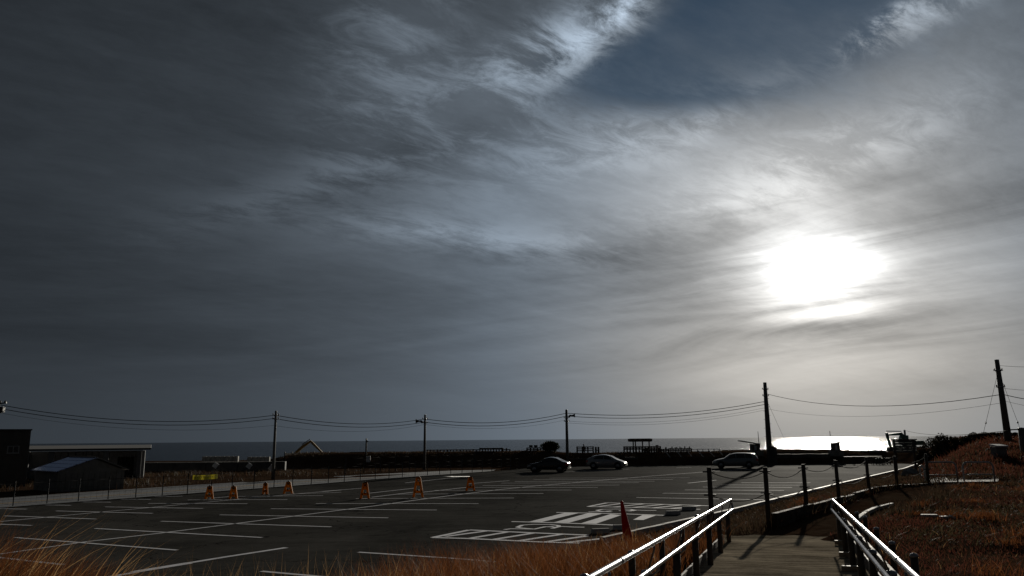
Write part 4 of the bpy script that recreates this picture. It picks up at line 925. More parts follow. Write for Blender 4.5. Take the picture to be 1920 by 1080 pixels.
# ---------------------------------------------------------------- cars
def car_paint(name, col, rough=0.28, metal=0.0):
    return mat(name, col, rough, metal, 0.04, 3.0, coat=0.6)
M_CGLASS = mat('tinted_car_glass', (0.012, 0.014, 0.016), 0.06, 0, 0.0, 1.0)
M_TYRE = mat('tyre_rubber', (0.015, 0.015, 0.015), 0.8); M_RIM = mat('alloy_rim', (0.35, 0.35, 0.36), 0.35, 0.9)
M_TAIL = mat('red_lamp_lens', (0.45, 0.02, 0.02), 0.15, coat=0.5); M_HEAD = mat('clear_lamp_lens', (0.75, 0.76, 0.78), 0.12, coat=0.5); M_TRIM = mat('black_trim', (0.02, 0.02, 0.02), 0.5); M_PLATE = mat('number_plate_white', (0.6, 0.6, 0.58), 0.5)
def car(name, label, paint, Lc, Hc, prof, wheels, loc, heading, wid=1.72, cab=(0, 0), glass=(), rear_glass=None, front_glass=None):
    """prof: stations (x from the nose, belt z, roof z, half width factor). nose towards local -X"""
    t = thing(name, label, 'car', loc, heading, 'cars parked at the far side of the lot')
    hw = wid/2; rings = []
    for (x, zb, zr, f, sill) in prof:
        c = zr-zb; top_w = hw*f*(0.97 if c < 0.06 else 0.97-0.27*min(1, c/0.5))
        rings.append([(x-Lc/2, hw*f*0.93, sill), (x-Lc/2, hw*f*0.99, sill+0.12), (x-Lc/2, hw*f, 0.5*(sill+zb)+0.05), (x-Lc/2, hw*f*0.975, zb), (x-Lc/2, top_w, zr-0.03 if c > 0.06 else zr-0.01), (x-Lc/2, top_w*0.82, zr), (x-Lc/2, 0, zr+0.025)])
    vs = []; fs = []; K = 7
    for s in (1, -1):
        for r in rings: vs += [(p[0], p[1]*s, p[2]) for p in r]
    nr = len(rings)
    for si in range(2):
        o = si*nr*K
        for i in range(nr-1):
            for k in range(K-1): fs.append((o+i*K+k, o+i*K+k+1, o+(i+1)*K+k+1, o+(i+1)*K+k))
    for i in (0, nr-1):
        fs.append(tuple([i*K+k for k in range(K)] + [nr*K+i*K+k for k in range(K-2, -1, -1)]))
    for i in range(nr-1): fs.append((i*K, (i+1)*K, nr*K+(i+1)*K, nr*K+i*K))
    mb = MB().add(vs, fs); me = mb.mesh('body'); bm = bmesh.new(); bm.from_mesh(me); bmesh.ops.remove_doubles(bm, verts=bm.verts, dist=0.002); bmesh.ops.recalc_face_normals(bm, faces=bm.faces); bm.to_mesh(me); bm.free()
    me.polygons.foreach_set('use_smooth', [True]*len(me.polygons)); me.materials.append(paint); body = link('body', me, t)
    sub = body.modifiers.new('round', 'SUBSURF'); sub.levels = 1; sub.render_levels = 2
    def surf(i, u, k, v, s):
        a = Vector(rings[i][k]).lerp(Vector(rings[i+1][k]), u); b = Vector(rings[i][k+1]).lerp(Vector(rings[i+1][k+1]), u); p = a.lerp(b, v); p.y *= s; return p
    def at(x):
        x = x-Lc/2
        for i in range(nr-1):
            if rings[i][0][0] <= x <= rings[i+1][0][0]: return i, (x-rings[i][0][0])/max(1e-6, rings[i+1][0][0]-rings[i][0][0])
        return nr-2, 1.0
    for s in (1, -1):
        for (x0, x1, x2, x3) in glass:       # bottom front, bottom rear, top rear, top front
            pts = []
            for (xx, v) in ((x0, 0.12), (0.5*(x0+x1), 0.12), (x1, 0.12), (x2, 0.86), (0.5*(x2+x3), 0.86), (x3, 0.86)):
                i, u = at(xx); p = surf(i, u, 3, v, s); p.y += s*0.012; pts.append(p)
            MB().add(pts, [(0, 1, 4, 5), (1, 2, 3, 4)]).build('side_window', M_CGLASS, t)
    for nm, g in (('windscreen', front_glass), ('rear_window', rear_glass)):
        if not g: continue
        i0, u0 = at(g[0]); i1, u1 = at(g[1]); lo = [surf(i0, u0, 4, v, s) for s, v in ((1, 0.3), (1, 1.0))]; pts = []
        for (i, u) in ((i0, u0), (0, 0), (i1, u1)):
            pass
        rows = []
        for w in np.linspace(0, 1, 5):
            xx = g[0]+(g[1]-g[0])*w; i, u = at(xx); row = []
            for s, k, v in ((1, 4, 0.35), (1, 5, 0.3), (1, 5, 1.0), (-1, 5, 0.3), (-1, 4, 0.35)):
                p = surf(i, u, k, v, s); p.z += 0.022; p.x += (-0.012 if nm == 'windscreen' else 0.012); row.append(p)
            rows.append(row)
        MB().add([p for r in rows for p in r], [(a*5+b, a*5+b+1, a*5+b+6, a*5+b+5) for a in range(4) for b in range(4)]).build(nm, M_CGLASS, t, True)
    for x in wheels:
        for s in (1, -1):
            c = (x-Lc/2, s*(hw-0.11), 0.315)
            MB().tube([(c[0], s*(hw-0.02)-s*0.30, 0.36), (c[0], s*(hw+0.006), 0.36)], 0.375, 24).build('wheel_arch', M_TRIM, t, True)
            w = MB(); pr = []
            w.tube([(c[0], s*(hw-0.20), 0.315), (c[0], s*(hw-0.19), 0.315), (c[0], s*(hw+0.00), 0.315), (c[0], s*(hw+0.012), 0.315)], [0.28, 0.315, 0.315, 0.285], 24); wo_ = w.build('wheel', M_TYRE, t, True)
            MB().tube([(c[0], s*(hw-0.0), 0.315), (c[0], s*(hw+0.016), 0.315)], 0.205, 20).build('rim', M_RIM, wo_, True)
            for q in range(5):
                an = q*2*math.pi/5; MB().bar((c[0]+0.03*math.cos(an), s*(hw+0.018), 0.315+0.03*math.sin(an)), (c[0]+0.19*math.cos(an), s*(hw+0.018), 0.315+0.19*math.sin(an)), 0.02, 0.05, (0, 1, 0)).build('spoke', M_RIM, wo_)
    i, u = at(0.12); zf = prof[1][1]
    for s in (1, -1):
        MB().prism([(0.10, zf-0.20), (0.42, zf-0.10), (0.40, zf-0.02), (0.12, zf-0.08)], (1, 0, 0), (0, 0, 1), (0, 1, 0), (-Lc/2, s*(hw*0.86), 0), 0.18).build('headlight', M_HEAD, t, bevel=0.015)
        zt = prof[-2][1]
        MB().prism([(Lc-0.03, zt-0.30), (Lc-0.02, zt-0.06), (Lc-0.26, zt-0.04), (Lc-0.22, zt-0.22)], (1, 0, 0), (0, 0, 1), (0, 1, 0), (-Lc/2, s*(hw*0.83), 0), 0.22).build('tail_light', M_TAIL, t, bevel=0.015)
        i, u = at(cab[0]+0.35); p = surf(i, u, 3, 0.15, s); MB().box((p.x, p.y+s*0.13, p.z+0.04), (0.12, 0.2, 0.13)).build('mirror', paint, t, bevel=0.03)
        for xd in ((cab[0]+cab[1])/2+0.1,):
            i, u = at(xd); p = surf(i, u, 2, 0.55, s); MB().box((p.x-0.12, p.y+s*0.012, p.z), (0.16, 0.03, 0.03)).build('door_handle', M_TRIM, t)
    for x0, nm in ((0.0, 'front_bumper'), (Lc, 'rear_bumper')):
        sg = -1 if x0 == 0 else 1
        MB().box((x0-Lc/2-sg*0.05, 0, 0.36), (0.12, wid*0.86, 0.14)).build(nm, M_TRIM, t, bevel=0.03)
        MB().box((x0-Lc/2+sg*0.02, 0, 0.52), (0.02, 0.33, 0.165)).build('number_plate', M_PLATE, t)
    return t
A = RAD(-17)
P_BLACK = car_paint('black_car_paint', (0.012, 0.012, 0.014)); P_SILVER = car_paint('silver_car_paint', (0.24, 0.25, 0.26), 0.34, 0.5); P_GREY = car_paint('grey_car_paint', (0.16, 0.18, 0.185), 0.32, 0.5)
# black saloon, nose away from the sun
g = G(1029.5, 885.0); SL = 4.05
car('parked_saloon', 'black saloon car with a bright glint on its rear, parked by the loudspeaker pole', P_BLACK, SL, 1.42,
    [(0, 0.58, 0.60, 0.72, 0.34), (0.12, 0.70, 0.72, 0.90, 0.24), (0.55, 0.80, 0.83, 0.98, 0.20), (1.05, 0.88, 0.91, 1.0, 0.19), (1.25, 0.90, 0.97, 1.0, 0.19), (1.75, 0.92, 1.33, 1.0, 0.19), (2.25, 0.93, 1.42, 1.0, 0.19), (2.75, 0.94, 1.38, 1.0, 0.19), (3.35, 0.96, 1.10, 0.99, 0.20), (3.55, 0.96, 1.0, 0.98, 0.22), (3.95, 0.93, 0.95, 0.94, 0.28), (SL, 0.80, 0.82, 0.84, 0.36)],
    (0.78, 3.28), g, A, cab=(1.15, 3.3), glass=((1.45, 2.25, 2.22, 1.82), (2.30, 3.15, 2.80, 2.28)), front_glass=(1.28, 1.74), rear_glass=(3.38, 2.80))
# silver hatchback, nose towards the sun: built nose to -X and turned round
g = G(1138, 879.0); HL = 4.15
car('parked_hatchback', 'silver hatchback with an arched roofline and a glinting bonnet', P_SILVER, HL, 1.49,
    [(0, 0.56, 0.58, 0.74, 0.32), (0.14, 0.70, 0.72, 0.92, 0.22), (0.6, 0.84, 0.88, 0.99, 0.19), (0.98, 0.92, 1.0, 1.0, 0.19), (1.55, 0.95, 1.32, 1.0, 0.19), (2.15, 0.96, 1.48, 1.0, 0.19), (2.75, 0.98, 1.46, 1.0, 0.19), (3.4, 1.0, 1.30, 0.99, 0.20), (3.85, 1.02, 1.12, 0.97, 0.24), (4.08, 0.95, 0.98, 0.93, 0.30), (HL, 0.72, 0.74, 0.86, 0.38)],
    (0.80, 3.35), g, A+math.pi, cab=(1.0, 3.5), glass=((1.30, 2.25, 2.22, 1.75), (2.30, 3.35, 2.95, 2.28)), front_glass=(1.02, 1.62), rear_glass=(3.80, 3.0))
g = G(1379.5, 878.0); EL = 4.55
_es = car('parked_estate_car', 'dark grey estate car with a long roof, parked in front of the stout pole', P_GREY, EL, 1.47,
    [(0, 0.58, 0.60, 0.72, 0.32), (0.14, 0.72, 0.74, 0.91, 0.22), (0.6, 0.83, 0.87, 0.99, 0.19), (1.15, 0.90, 0.95, 1.0, 0.19), (1.30, 0.91, 1.02, 1.0, 0.19), (1.85, 0.93, 1.38, 1.0, 0.19), (2.4, 0.94, 1.47, 1.0, 0.19), (3.1, 0.95, 1.47, 1.0, 0.19), (3.75, 0.96, 1.45, 0.99, 0.19), (4.22, 0.98, 1.37, 0.97, 0.22), (4.47, 0.98, 1.06, 0.95, 0.28), (EL, 0.80, 0.82, 0.88, 0.36)],
    (0.86, 3.62), g, A, cab=(1.2, 4.0), glass=((1.52, 2.35, 2.32, 1.92), (2.42, 3.25, 3.22, 2.40), (3.33, 4.0, 3.85, 3.30)), front_glass=(1.32, 1.84), rear_glass=(4.38, 4.02)); _es.scale = (1.0, 1.0, 1.06)

# ---------------------------------------------------------------- excavators
M_EXY = mat('faded_yellow_machine', (0.36, 0.23, 0.05), 0.6, 0, 0.15, 3.0); M_EXG = mat('green_machine', (0.06, 0.16, 0.13), 0.5, 0, 0.15, 3.0)
def excavator(label, m_, loc, rz, boom, stick, bucket_at, sc=1.0, base_h=0.0):
    t = thing('excavator', label, 'excavator', loc, rz, 'excavators on the beach')
    for s in (-1, 1):
        MB().prism([(-1.5, 0.1), (-1.3, 0), (1.3, 0), (1.5, 0.1), (1.6, 0.38), (1.35, 0.68), (-1.35, 0.68), (-1.6, 0.38)], (1, 0, 0), (0, 0, 1), (0, 1, 0), (0, s*0.95, 0), 0.42).build('track', M_BLACK, t, bevel=0.03)
    MB().box((0, 0, 0.75), (1.1, 1.3, 0.3)).build('turntable', M_DARKMETAL, t)
    MB().prism([(-1.55, 0.9), (1.0, 0.9), (1.0, 1.35), (-0.2, 1.5), (-1.4, 1.5), (-1.62, 1.3)], (1, 0, 0), (0, 0, 1), (0, 1, 0), (0, 0, 0), 2.1).build('house', m_, t, bevel=0.05)
    c = MB().prism([(0.0, 1.5), (1.05, 0.95), (1.15, 1.4), (0.9, 2.25), (0.0, 2.25)], (1, 0, 0), (0, 0, 1), (0, 1, 0), (0, -0.6, 0), 0.85).build('cab', m_, t, bevel=0.04)
    MB().prism([(0.12, 1.62), (0.85, 1.5), (0.92, 1.9), (0.78, 2.15), (0.12, 2.15)], (1, 0, 0), (0, 0, 1), (0, 1, 0), (0, -1.03, 0), 0.02).build('window', M_CGLASS, c)
    def limb(nm, pts, w0):
        """pts: list of (x, z, half height)"""
        n = len(pts); up = []; dn = []
        for k, (x, z, h) in enumerate(pts):
            a = Vector((pts[max(0, k-1)][0], pts[max(0, k-1)][1])); b = Vector((pts[min(n-1, k+1)][0], pts[min(n-1, k+1)][1])); d = (b-a).normalized(); q = Vector((-d.y, d.x))*h
            up.append((x+q.x, z+q.y)); dn.append((x-q.x, z-q.y))
        return MB().prism(up+dn[::-1], (1, 0, 0), (0, 0, 1), (0, 1, 0), (0, 0.15, 0), w0).build(nm, m_, t, bevel=0.02)
    limb('boom', boom, 0.34); limb('stick', stick, 0.28)
    bx, bz = bucket_at
    MB().prism([(bx-0.15, bz+0.2), (bx+0.35, bz+0.15), (bx+0.45, bz-0.35), (bx+0.05, bz-0.6), (bx-0.35, bz-0.35), (bx-0.3, bz-0.05)], (1, 0, 0), (0, 0, 1), (0, 1, 0), (0, 0.15, 0), 0.8).build('bucket', M_DARKMETAL, t, bevel=0.02)
    b0 = boom[len(boom)//2]; s0 = stick[0]
    MB().tube([(b0[0]-0.1, 0.15, b0[1]+b0[2]+0.12), (s0[0], 0.15, s0[1]+0.22)], 0.06, 8).build('hydraulic_cylinder', M_STEEL, t, True)
    MB().tube([(0.9, 0.15, 1.05), (boom[1][0], 0.15, boom[1][1]-boom[1][2]*0.5)], 0.07, 8).build('hydraulic_cylinder', M_STEEL, t, True)
    t.scale = (sc, sc, sc); return t
# yellow machine behind the bank: boom apex at pixel (583,827)
Y = 113.0; ap = AT(582.5, 827, Y); fo = AT(553, 850, Y); bk = AT(604, 849, Y); base = Vector((fo.x-0.55, Y, tz(fo.x, Y)))
def rel(p): return (p.x-base.x, p.z-base.z)
fx, fz = rel(fo); ax, az = rel(ap); kx, kz = rel(bk)
excavator('yellow excavator behind the dark bank with its arm folded into a peak', M_EXY, base, 0,
          [(0.55, 1.2, 0.20), (fx, fz, 0.19), (fx+(ax-fx)*0.5-0.06, fz+(az-fz)*0.54, 0.19), (ax, az, 0.12)],
          [(ax-0.12, az+0.05, 0.11), (ax+0.25, az-0.30, 0.16), (kx, kz, 0.10)], (kx+0.1, kz-0.1))
# green machine by the notice board: faces left
Y = 112.0; rt = AT(1699, 822, Y); base = Vector((AT(1706, 830, Y).x, Y, 0)); 
el = AT(1662, 812, Y); kn = AT(1688, 813.5, Y); tip = AT(1668.5, 838, Y); ft = AT(1696, 823, Y); base.z = ft.z-1.75
def relm(p): return (-(p.x-base.x), p.z-base.z)
(ex_, ez_), (kx, kz), (tx, tzz), (fx, fz) = relm(el), relm(kn), relm(tip), relm(ft)
gx = excavator('green excavator standing behind the dark information board', M_EXG, base, math.pi,
          [(0.3, 1.2, 0.22), (fx, fz, 0.24), (kx, kz, 0.22), ((kx+ex_)/2, (kz+ez_)/2-0.12, 0.16), (ex_, ez_-0.25, 0.10)],
          [(ex_+0.05, ez_+0.05, 0.12), (ex_, ez_-0.3, 0.18), (tx, tzz, 0.11)], (tx-0.05, tzz-0.15))
# sand heap under the green excavator so that it stands on something
def mound(name, c, r, h, label, m_):
    vs = [(0, 0, h)]; fs = []; n = 24; R = 6
    for k in range(1, R+1):
        for i in range(n):
            a = 2*math.pi*i/n; u = k/R; rr = r*u*(1+0.1*math.sin(3*a+c[0])); vs.append((rr*math.cos(a), rr*math.sin(a), h*math.cos(u*math.pi/2)**1.2-0.4*u+0.06*math.sin(5*a+k)))
    fs = [(0, 1+i, 1+(i+1) % n) for i in range(n)] + [(1+(k-1)*n+i, 1+k*n+i, 1+k*n+(i+1) % n, 1+(k-1)*n+(i+1) % n) for k in range(1, R) for i in range(n)]
    o = MB().add(vs, fs).build(name, m_, None, True); o.location = c; return tag(o, label, 'mound')
g0 = tz(base.x, base.y)
if base.z > g0: 
    o_ = mound('sand_mound', (base.x, base.y, g0-0.2), 9.0, base.z-g0+0.2+0.12, 'dark sand mound carrying the green excavator', M_GROUND)

# ---------------------------------------------------------------- beach-front fences on the crest
def rail_fence(px0, px1, yt, Y, nposts, rails, label, m_=None, pr=0.085, rr=0.06, yb=None, extra=0.0, name='post_rail_fence', vary=0.0):
    m_ = m_ or M_WOOD; a = AT(px0, yt, Y); b = AT(px1, yt, Y); zb = min(tz(a.x, Y), tz(b.x, Y)); t = thing(name, label, 'fence', (a.x, Y, zb))
    h = (a.z+b.z)/2-zb; w = b.x-a.x
    for k in range(nposts):
        x = w*k/max(1, nposts-1); hh = h+extra+vary*math.sin(k*2.3+px0); MB().box((x, 0, hh/2-0.15), (pr*2, pr*2, hh+0.3)).build('post', m_, t)
    for r in rails: MB().bar((-0.05, -pr, h*r), (w+0.05, -pr, h*r), rr, rr*2).build('rail', m_, t)
    return t
rail_fence(900, 941, 840.5, 100.5, 9, (0.72, 0.96), 'weathered beach fence with close posts between the saloon and the loudspeaker pole', vary=0.08)
rail_fence(943, 956, 840.5, 100.8, 3, (0.5,), 'three bare stakes left of an old fence on the bank', vary=0.12, name='stake_row')
rail_fence(988, 1014, 839.5, 100.3, 5, (0.45, 0.95), 'short dark fence beside the round bush with boxes on it')
rail_fence(1082, 1112, 837.5, 101.0, 4, (0.35, 0.65, 0.95), 'short open three-rail fence where the person stands', vary=0.05)
rail_fence(1117, 1122, 837.5, 101.0, 2, (0.4,), 'pair of stout stakes beside the three-rail fence', pr=0.11, name='stake_pair')
rail_fence(1170, 1238, 837.0, 102.0, 13, (0.55, 0.75, 0.96), 'long rail fence running under the pergola', vary=0.04)
rail_fence(1204, 1253, 841.0, 99.0, 12, (0.5, 0.8), 'close-set stake fence in front of the pergola', vary=0.16)
rail_fence(1254, 1296, 839.0, 100.2, 15, (0.4, 0.72), 'ragged palisade of many thin stakes next to the pergola', pr=0.06, vary=0.14)
rail_fence(1297, 1349, 842.0, 100.6, 6, (0.94, 0.1), 'wire-panel fence with a straight top rail behind the slanted white bars', M_GREYMETAL, 0.04, 0.03)
rail_fence(1354, 1404, 844.0, 100.6, 5, (0.96, 0.5), 'low straight fence behind the roof of the estate car', M_GREYMETAL, 0.05, 0.04)
rail_fence(1456, 1505, 842.5, 100.8, 7, (0.95, 0.55), 'low fence with a straight top rail just past the stout pole', M_DARKMETAL, 0.05, 0.04)
rail_fence(1490, 1505, 843.0, 99.6, 5, (0.8, 0.4), 'small gate-like screen of dark slats in front of the glittering sea', pr=0.09)
rail_fence(1506, 1536, 844.5, 101.2, 6, (0.95, 0.5), 'light wire fence against the glittering sea', M_DARKMETAL, 0.03, 0.025)
rail_fence(1535, 1551, 843.0, 100.4, 6, (0.85, 0.4), 'narrow slatted screen against the glittering sea', pr=0.085)
rail_fence(656, 702, 848.0, 100.5, 4, (0.9,), 'single-rail fence on the bank by the small lamp post')
rail_fence(796, 900, 843.0, 100.7, 18, (0.8,), 'long low fence of short posts on the bank by the loudspeaker pole', vary=0.05, pr=0.08)
# dark boarded windbreak screens: every board its own piece
def windbreak(px0, px1, yt, Y, n, label):
    a = AT(px0, yt, Y); b = AT(px1, yt, Y); zb = tz(a.x, Y)-0.1; t = thing('windbreak_screen', label, 'screen', (a.x, Y, zb)); h = a.z-zb; w = (b.x-a.x)/n
    for k in range(n): MB().box((w*(k+0.5), 0, h/2-0.1+0.02*math.sin(k*1.9)), (w-0.02, 0.05, h+0.2)).build('board', M_WOOD, t)
    for k in range(0, n+1, 6): MB().box((w*k, 0.06, h/2), (0.12, 0.12, h+0.3)).build('post', M_WOOD, t)
    return t
windbreak(534, 625, 849.5, 100.2, 40, 'long dark boarded windbreak screen in front of the yellow excavator')
windbreak(1591, 1662, 845, 100.4, 34, 'dark boarded windbreak screen between the second hut and the green excavator')
windbreak(1355, 1405, 847.5, 99.5, 24, 'low dark boarded screen behind the estate car')
# boxes on the bank fence
for k, px in enumerate((995.5, 1004.5)):
    p = AT(px, 836.5, 100.3); o = MB().box((0, 0, 0), (0.46, 0.3, 0.26)).build('fence_box', M_DARKMETAL, None, bevel=0.02); o.location = (p.x, p.y, p.z)
    MBp = MB().box((0, 0, -0.45), (0.08, 0.08, 0.7)).build('stem', M_DARKMETAL, o)
    tag(o, ('wider' if k == 0 else 'narrower')+' dark box mounted above the short fence beside the round bush', 'box', 'boxes above the bank fence')
# pergola
Y = 102.5; a = AT(1183.5, 823, Y); b = AT(1216, 823, Y); zb = tz(a.x, Y); t = thing('pergola', 'timber pergola with a slatted roof on four posts', 'pergola', ((a.x+b.x)/2, Y, zb)); h = a.z-zb; w = b.x-a.x
for x in (-w/2+0.1, w/2-0.1):
    for y in (-0.9, 0.9): MB().box((x*(1.0 if y < 0 else 0.45), y, (h-0.25)/2-0.1), (0.14, 0.14, h-0.05)).build('post', M_WOOD, t)
for y in (-0.9, 0.9): MB().prism([(-w/2-0.35, 0.10), (w/2+0.35, 0.10), (w/2+0.2, -0.08), (-w/2-0.2, -0.08)], (1, 0, 0), (0, 0, 1), (0, 1, 0), (0, y, h-0.28), 0.09).build('beam', M_WOOD, t)
for k in range(13):
    x = -w/2-0.2+(w+0.4)*k/12; MB().prism([(-1.5, 0.12), (1.5, 0.12), (1.25, -0.10), (-1.25, -0.10)], (0, 1, 0), (0, 0, 1), (1, 0, 0), (x, 0, h-0.10+0.03*(k % 2)), 0.07).build('slat', M_WOOD, t)
# white sign on the fence
p = AT(1232, 839, 99.6); zb = tz(p.x, p.y); t = thing('notice_sign', 'pale upright notice sign among the fence stakes', 'notice', (p.x, p.y, zb)); MB().box((0, 0, p.z-zb-0.25), (0.36, 0.05, 1.1)).build('panel', mat('grey_notice', (0.30, 0.30, 0.30), 0.7), t); MB().box((0, 0.05, (p.z-zb)/2-0.3), (0.08, 0.06, p.z-zb)).build('post', M_GREYMETAL, t)
# slanted white bars in front of the stake fence
for k, (x0, y0, x1, y1) in enumerate(((1246, 845, 1257, 858), (1268, 845, 1278, 857), (1288.5, 845.5, 1297, 856), (1309, 845, 1319, 857), (1329, 845, 1341, 858), (1349, 846, 1355, 853.5))):
    Y = 96.2; a = AT(x0, y0, Y); b = AT(x1, y1, Y); zb = tz(b.x, Y); t = thing('slanted_bar', 'white bar leaning at a slant in front of the stake fence', 'bar', (b.x, Y, zb), 0, 'slanted white bars before the stake fence')
    o = Vector((b.x, Y, zb)); MB().bar(a-o, b-o, 0.20, 0.09).build('bar', M_WHITE, t); e = (b-o)+((b-a).normalized()*max(0.0, (b.z-zb)/max(0.2, abs((b-a).normalized().z))+0.1))
    MB().bar(b-o, e, 0.09, 0.07).build('foot', M_DARKMETAL, t)
# two small huts with raked roofs and masts
def hut(px0, px1, ytop, Y, roof, mast, label):
    a = AT(px0, ytop, Y); b = AT(px1, ytop, Y); zb = tz(a.x, Y)-0.05; w = b.x-a.x; h = a.z-zb; t = thing('beach_hut', label, 'hut', ((a.x+b.x)/2, Y, zb), 0, 'small raked-roof huts'); o = Vector(t.location)
    MB().box((0, 0, h/2), (w, 0.9, h)).build('wall', M_DKWALL, t)
    dr = MB().box((-w*0.1, -0.47, h*0.62), (w*0.30, 0.04, h*0.5)).build('opening', M_PLAST, t)
    MB().box((0, -0.06, 0.35), (w*1.6, 1.3, 0.7)).build('plinth', M_CONCD, t)
    r0 = AT(*roof[0], Y)-o; r1 = AT(*roof[1], Y)-o; MB().bar(r0, r1, 1.2, 0.10).build('roof', M_GALV if roof[2] else M_DKWALL, t)
    m0 = AT(*mast[0], Y)-o; m1 = AT(*mast[1], Y)-o; MB().tube([(m1.x, m1.y, 0.3), m1, m0], [0.05, 0.05, 0.03], 8).build('mast', M_DARKMETAL, t, True)
hut(1407.5, 1423, 832.5, 96.3, ((1386, 826.5), (1423, 832.5), True), ((1421, 809), (1424, 842)), 'small dark hut whose raked roof and mast stand just short of the stout pole')
hut(1559, 1572, 830.5, 96.0, ((1561, 831.5), (1596, 824), False), ((1555.5, 807), (1557.5, 823)), 'small dark hut against the glittering sea with a thin mast')
# pole foot boxes at the stout pole
p = AT(1446, 850, 94.2); zb = tz(p.x, p.y); t = thing('switch_cabinet', 'dark switch cabinets fixed at the foot of the stout pole', 'cabinet', (p.x, p.y, zb)); hh = AT(1446, 836, 94.2).z-zb
MB().box((-0.05, 0, hh/2), (0.72, 0.5, hh)).build('cabinet', M_DKWALL, t, bevel=0.02); MB().box((0.48, 0.05, hh*0.47), (0.3, 0.4, hh*0.94)).build('side_box', M_DKWALL, t, bevel=0.02)
for s in (-0.15, 0.15): MB().box((s, -0.26, hh*0.5), (0.24, 0.02, hh*0.8)).build('door', M_DARKMETAL, t)
# dark walls along the far edge of the lot
for (x0, x1, yt, Y, lab) in ((1455, 1556, 851.5, 95.4, 'dark low wall along the far lot edge between stout pole and second hut'), (1066, 1106, 860.5, 95.6, 'low dark wall behind the gap between saloon and hatchback'), (1172, 1196, 857.0, 95.6, 'low dark timber wall just past the hatchback nose')):
    a = AT(x0, yt, Y); b = AT(x1, yt, Y); t = thing('low_wall', lab, 'wall', (a.x, Y, tz(a.x, Y)-0.05)); o = Vector(t.location); n = max(3, int((b.x-a.x)/0.9)); w = (b.x-a.x)/n; h = a.z-o.z
    for k in range(n): MB().box((w*(k+0.5), 0, h/2+0.015*math.sin(k*2.1)), (w-0.02, 0.25, h)).build('block', M_DKWALL, t, bevel=0.01)
# trestle tables and small barrier at the far end
p0 = AT(1582, 856.5, 92.0); p1 = AT(1652, 856.5, 92.0); zb = tz(p0.x, 92.0); t = thing('long_bench', 'long low bench with trestle legs at the far end of the lot', 'bench', (p0.x, 92.0, 0.0)); h = p0.z
for k in range(3): MB().box(((p1.x-p0.x)/2, -0.2+0.2*k, h), (p1.x-p0.x, 0.17, 0.06)).build('plank', M_WOODL, t)
for k in range(5):
    x = (p1.x-p0.x)*k/4; MB().bar((x-0.15, 0.0, 0), (x+0.05, 0, h), 0.08, 0.08).build('leg', M_WOOD, t); MB().bar((x+0.2, 0.1, 0), (x, 0.1, h), 0.08, 0.08).build('leg', M_WOOD, t)
rail_fence(1642, 1668, 858.5, 90.5, 6, (0.95,), 'small dark picket barrier beside the information board', M_DARKMETAL, 0.05, 0.04)

# ---------------------------------------------------------------- person on the bank
def person(px, ptop, Y, label):
    top = AT(px, ptop, Y); zg = tz(top.x, Y); Hh = 1.66; z0 = top.z-Hh
    t = thing('person', label, 'person', (top.x, Y, z0)); s = Hh/1.75
    V = [(0, 0, 0.95), (0, 0, 1.12), (0, 0, 1.38), (0, 0.01, 1.50), (0, 0.02, 1.56), (0, 0.01, 1.66), (0, 0.0, 1.73),
         (-0.17, 0, 1.40), (-0.23, 0.02, 1.14), (-0.21, -0.08, 0.92), (0.17, 0, 1.40), (0.24, 0.0, 1.14), (0.20, -0.10, 0.93),
         (-0.09, 0, 0.86), (-0.11, 0.01, 0.48), (-0.11, 0.03, 0.07), (-0.12, -0.13, 0.03), (0.09, 0, 0.86), (0.12, -0.05, 0.48), (0.12, 0.0, 0.07), (0.13, -0.16, 0.03),
         (-0.20, -0.13, 0.84), (-0.185, -0.10, 0.87), (0.19, -0.15, 0.85), (0.175, -0.12, 0.88)]
    E = [(0, 1), (1, 2), (2, 3), (3, 4), (4, 5), (5, 6), (2, 7), (7, 8), (8, 9), (2, 10), (10, 11), (11, 12), (0, 13), (13, 14), (14, 15), (15, 16), (0, 17), (17, 18), (18, 19), (19, 20), (9, 21), (9, 22), (12, 23), (12, 24)]
    Rr = [0.14, 0.135, 0.15, 0.06, 0.06, 0.095, 0.07, 0.065, 0.05, 0.035, 0.065, 0.05, 0.035, 0.09, 0.06, 0.045, 0.035, 0.09, 0.06, 0.045, 0.035, 0.018, 0.014, 0.018, 0.014]
    me = bpy.data.meshes.new('body'); me.from_pydata([(x*s, y*s, z*s) for x, y, z in V], E, []); me.update(); o = link('body', me, t)
    md = o.modifiers.new('skin', 'SKIN')
    for k, sv in enumerate(me.skin_vertices[0].data): sv.radius = (Rr[k], Rr[k]); sv.use_root = (k == 0)
    sb = o.modifiers.new('sub', 'SUBSURF'); sb.levels = sb.render_levels = 2
    me.materials.append(mat('dark_clothing', (0.03, 0.03, 0.035), 0.9, 0, 0.2, 4.0))
    MB().lathe([(0.0, 1.78*s), (0.07, 1.765*s), (0.105, 1.71*s), (0.105, 1.66*s), (0.09, 1.63*s)], (0, 0.02, 0), 14).build('hair', mat('dark_hair', (0.015, 0.012, 0.01), 0.7), t, True)
    return t, z0-zg
pt, gap_ = person(1094.5, 833, 103.2, 'person in dark clothes standing behind the three-rail fence')
print('person gap', gap_)
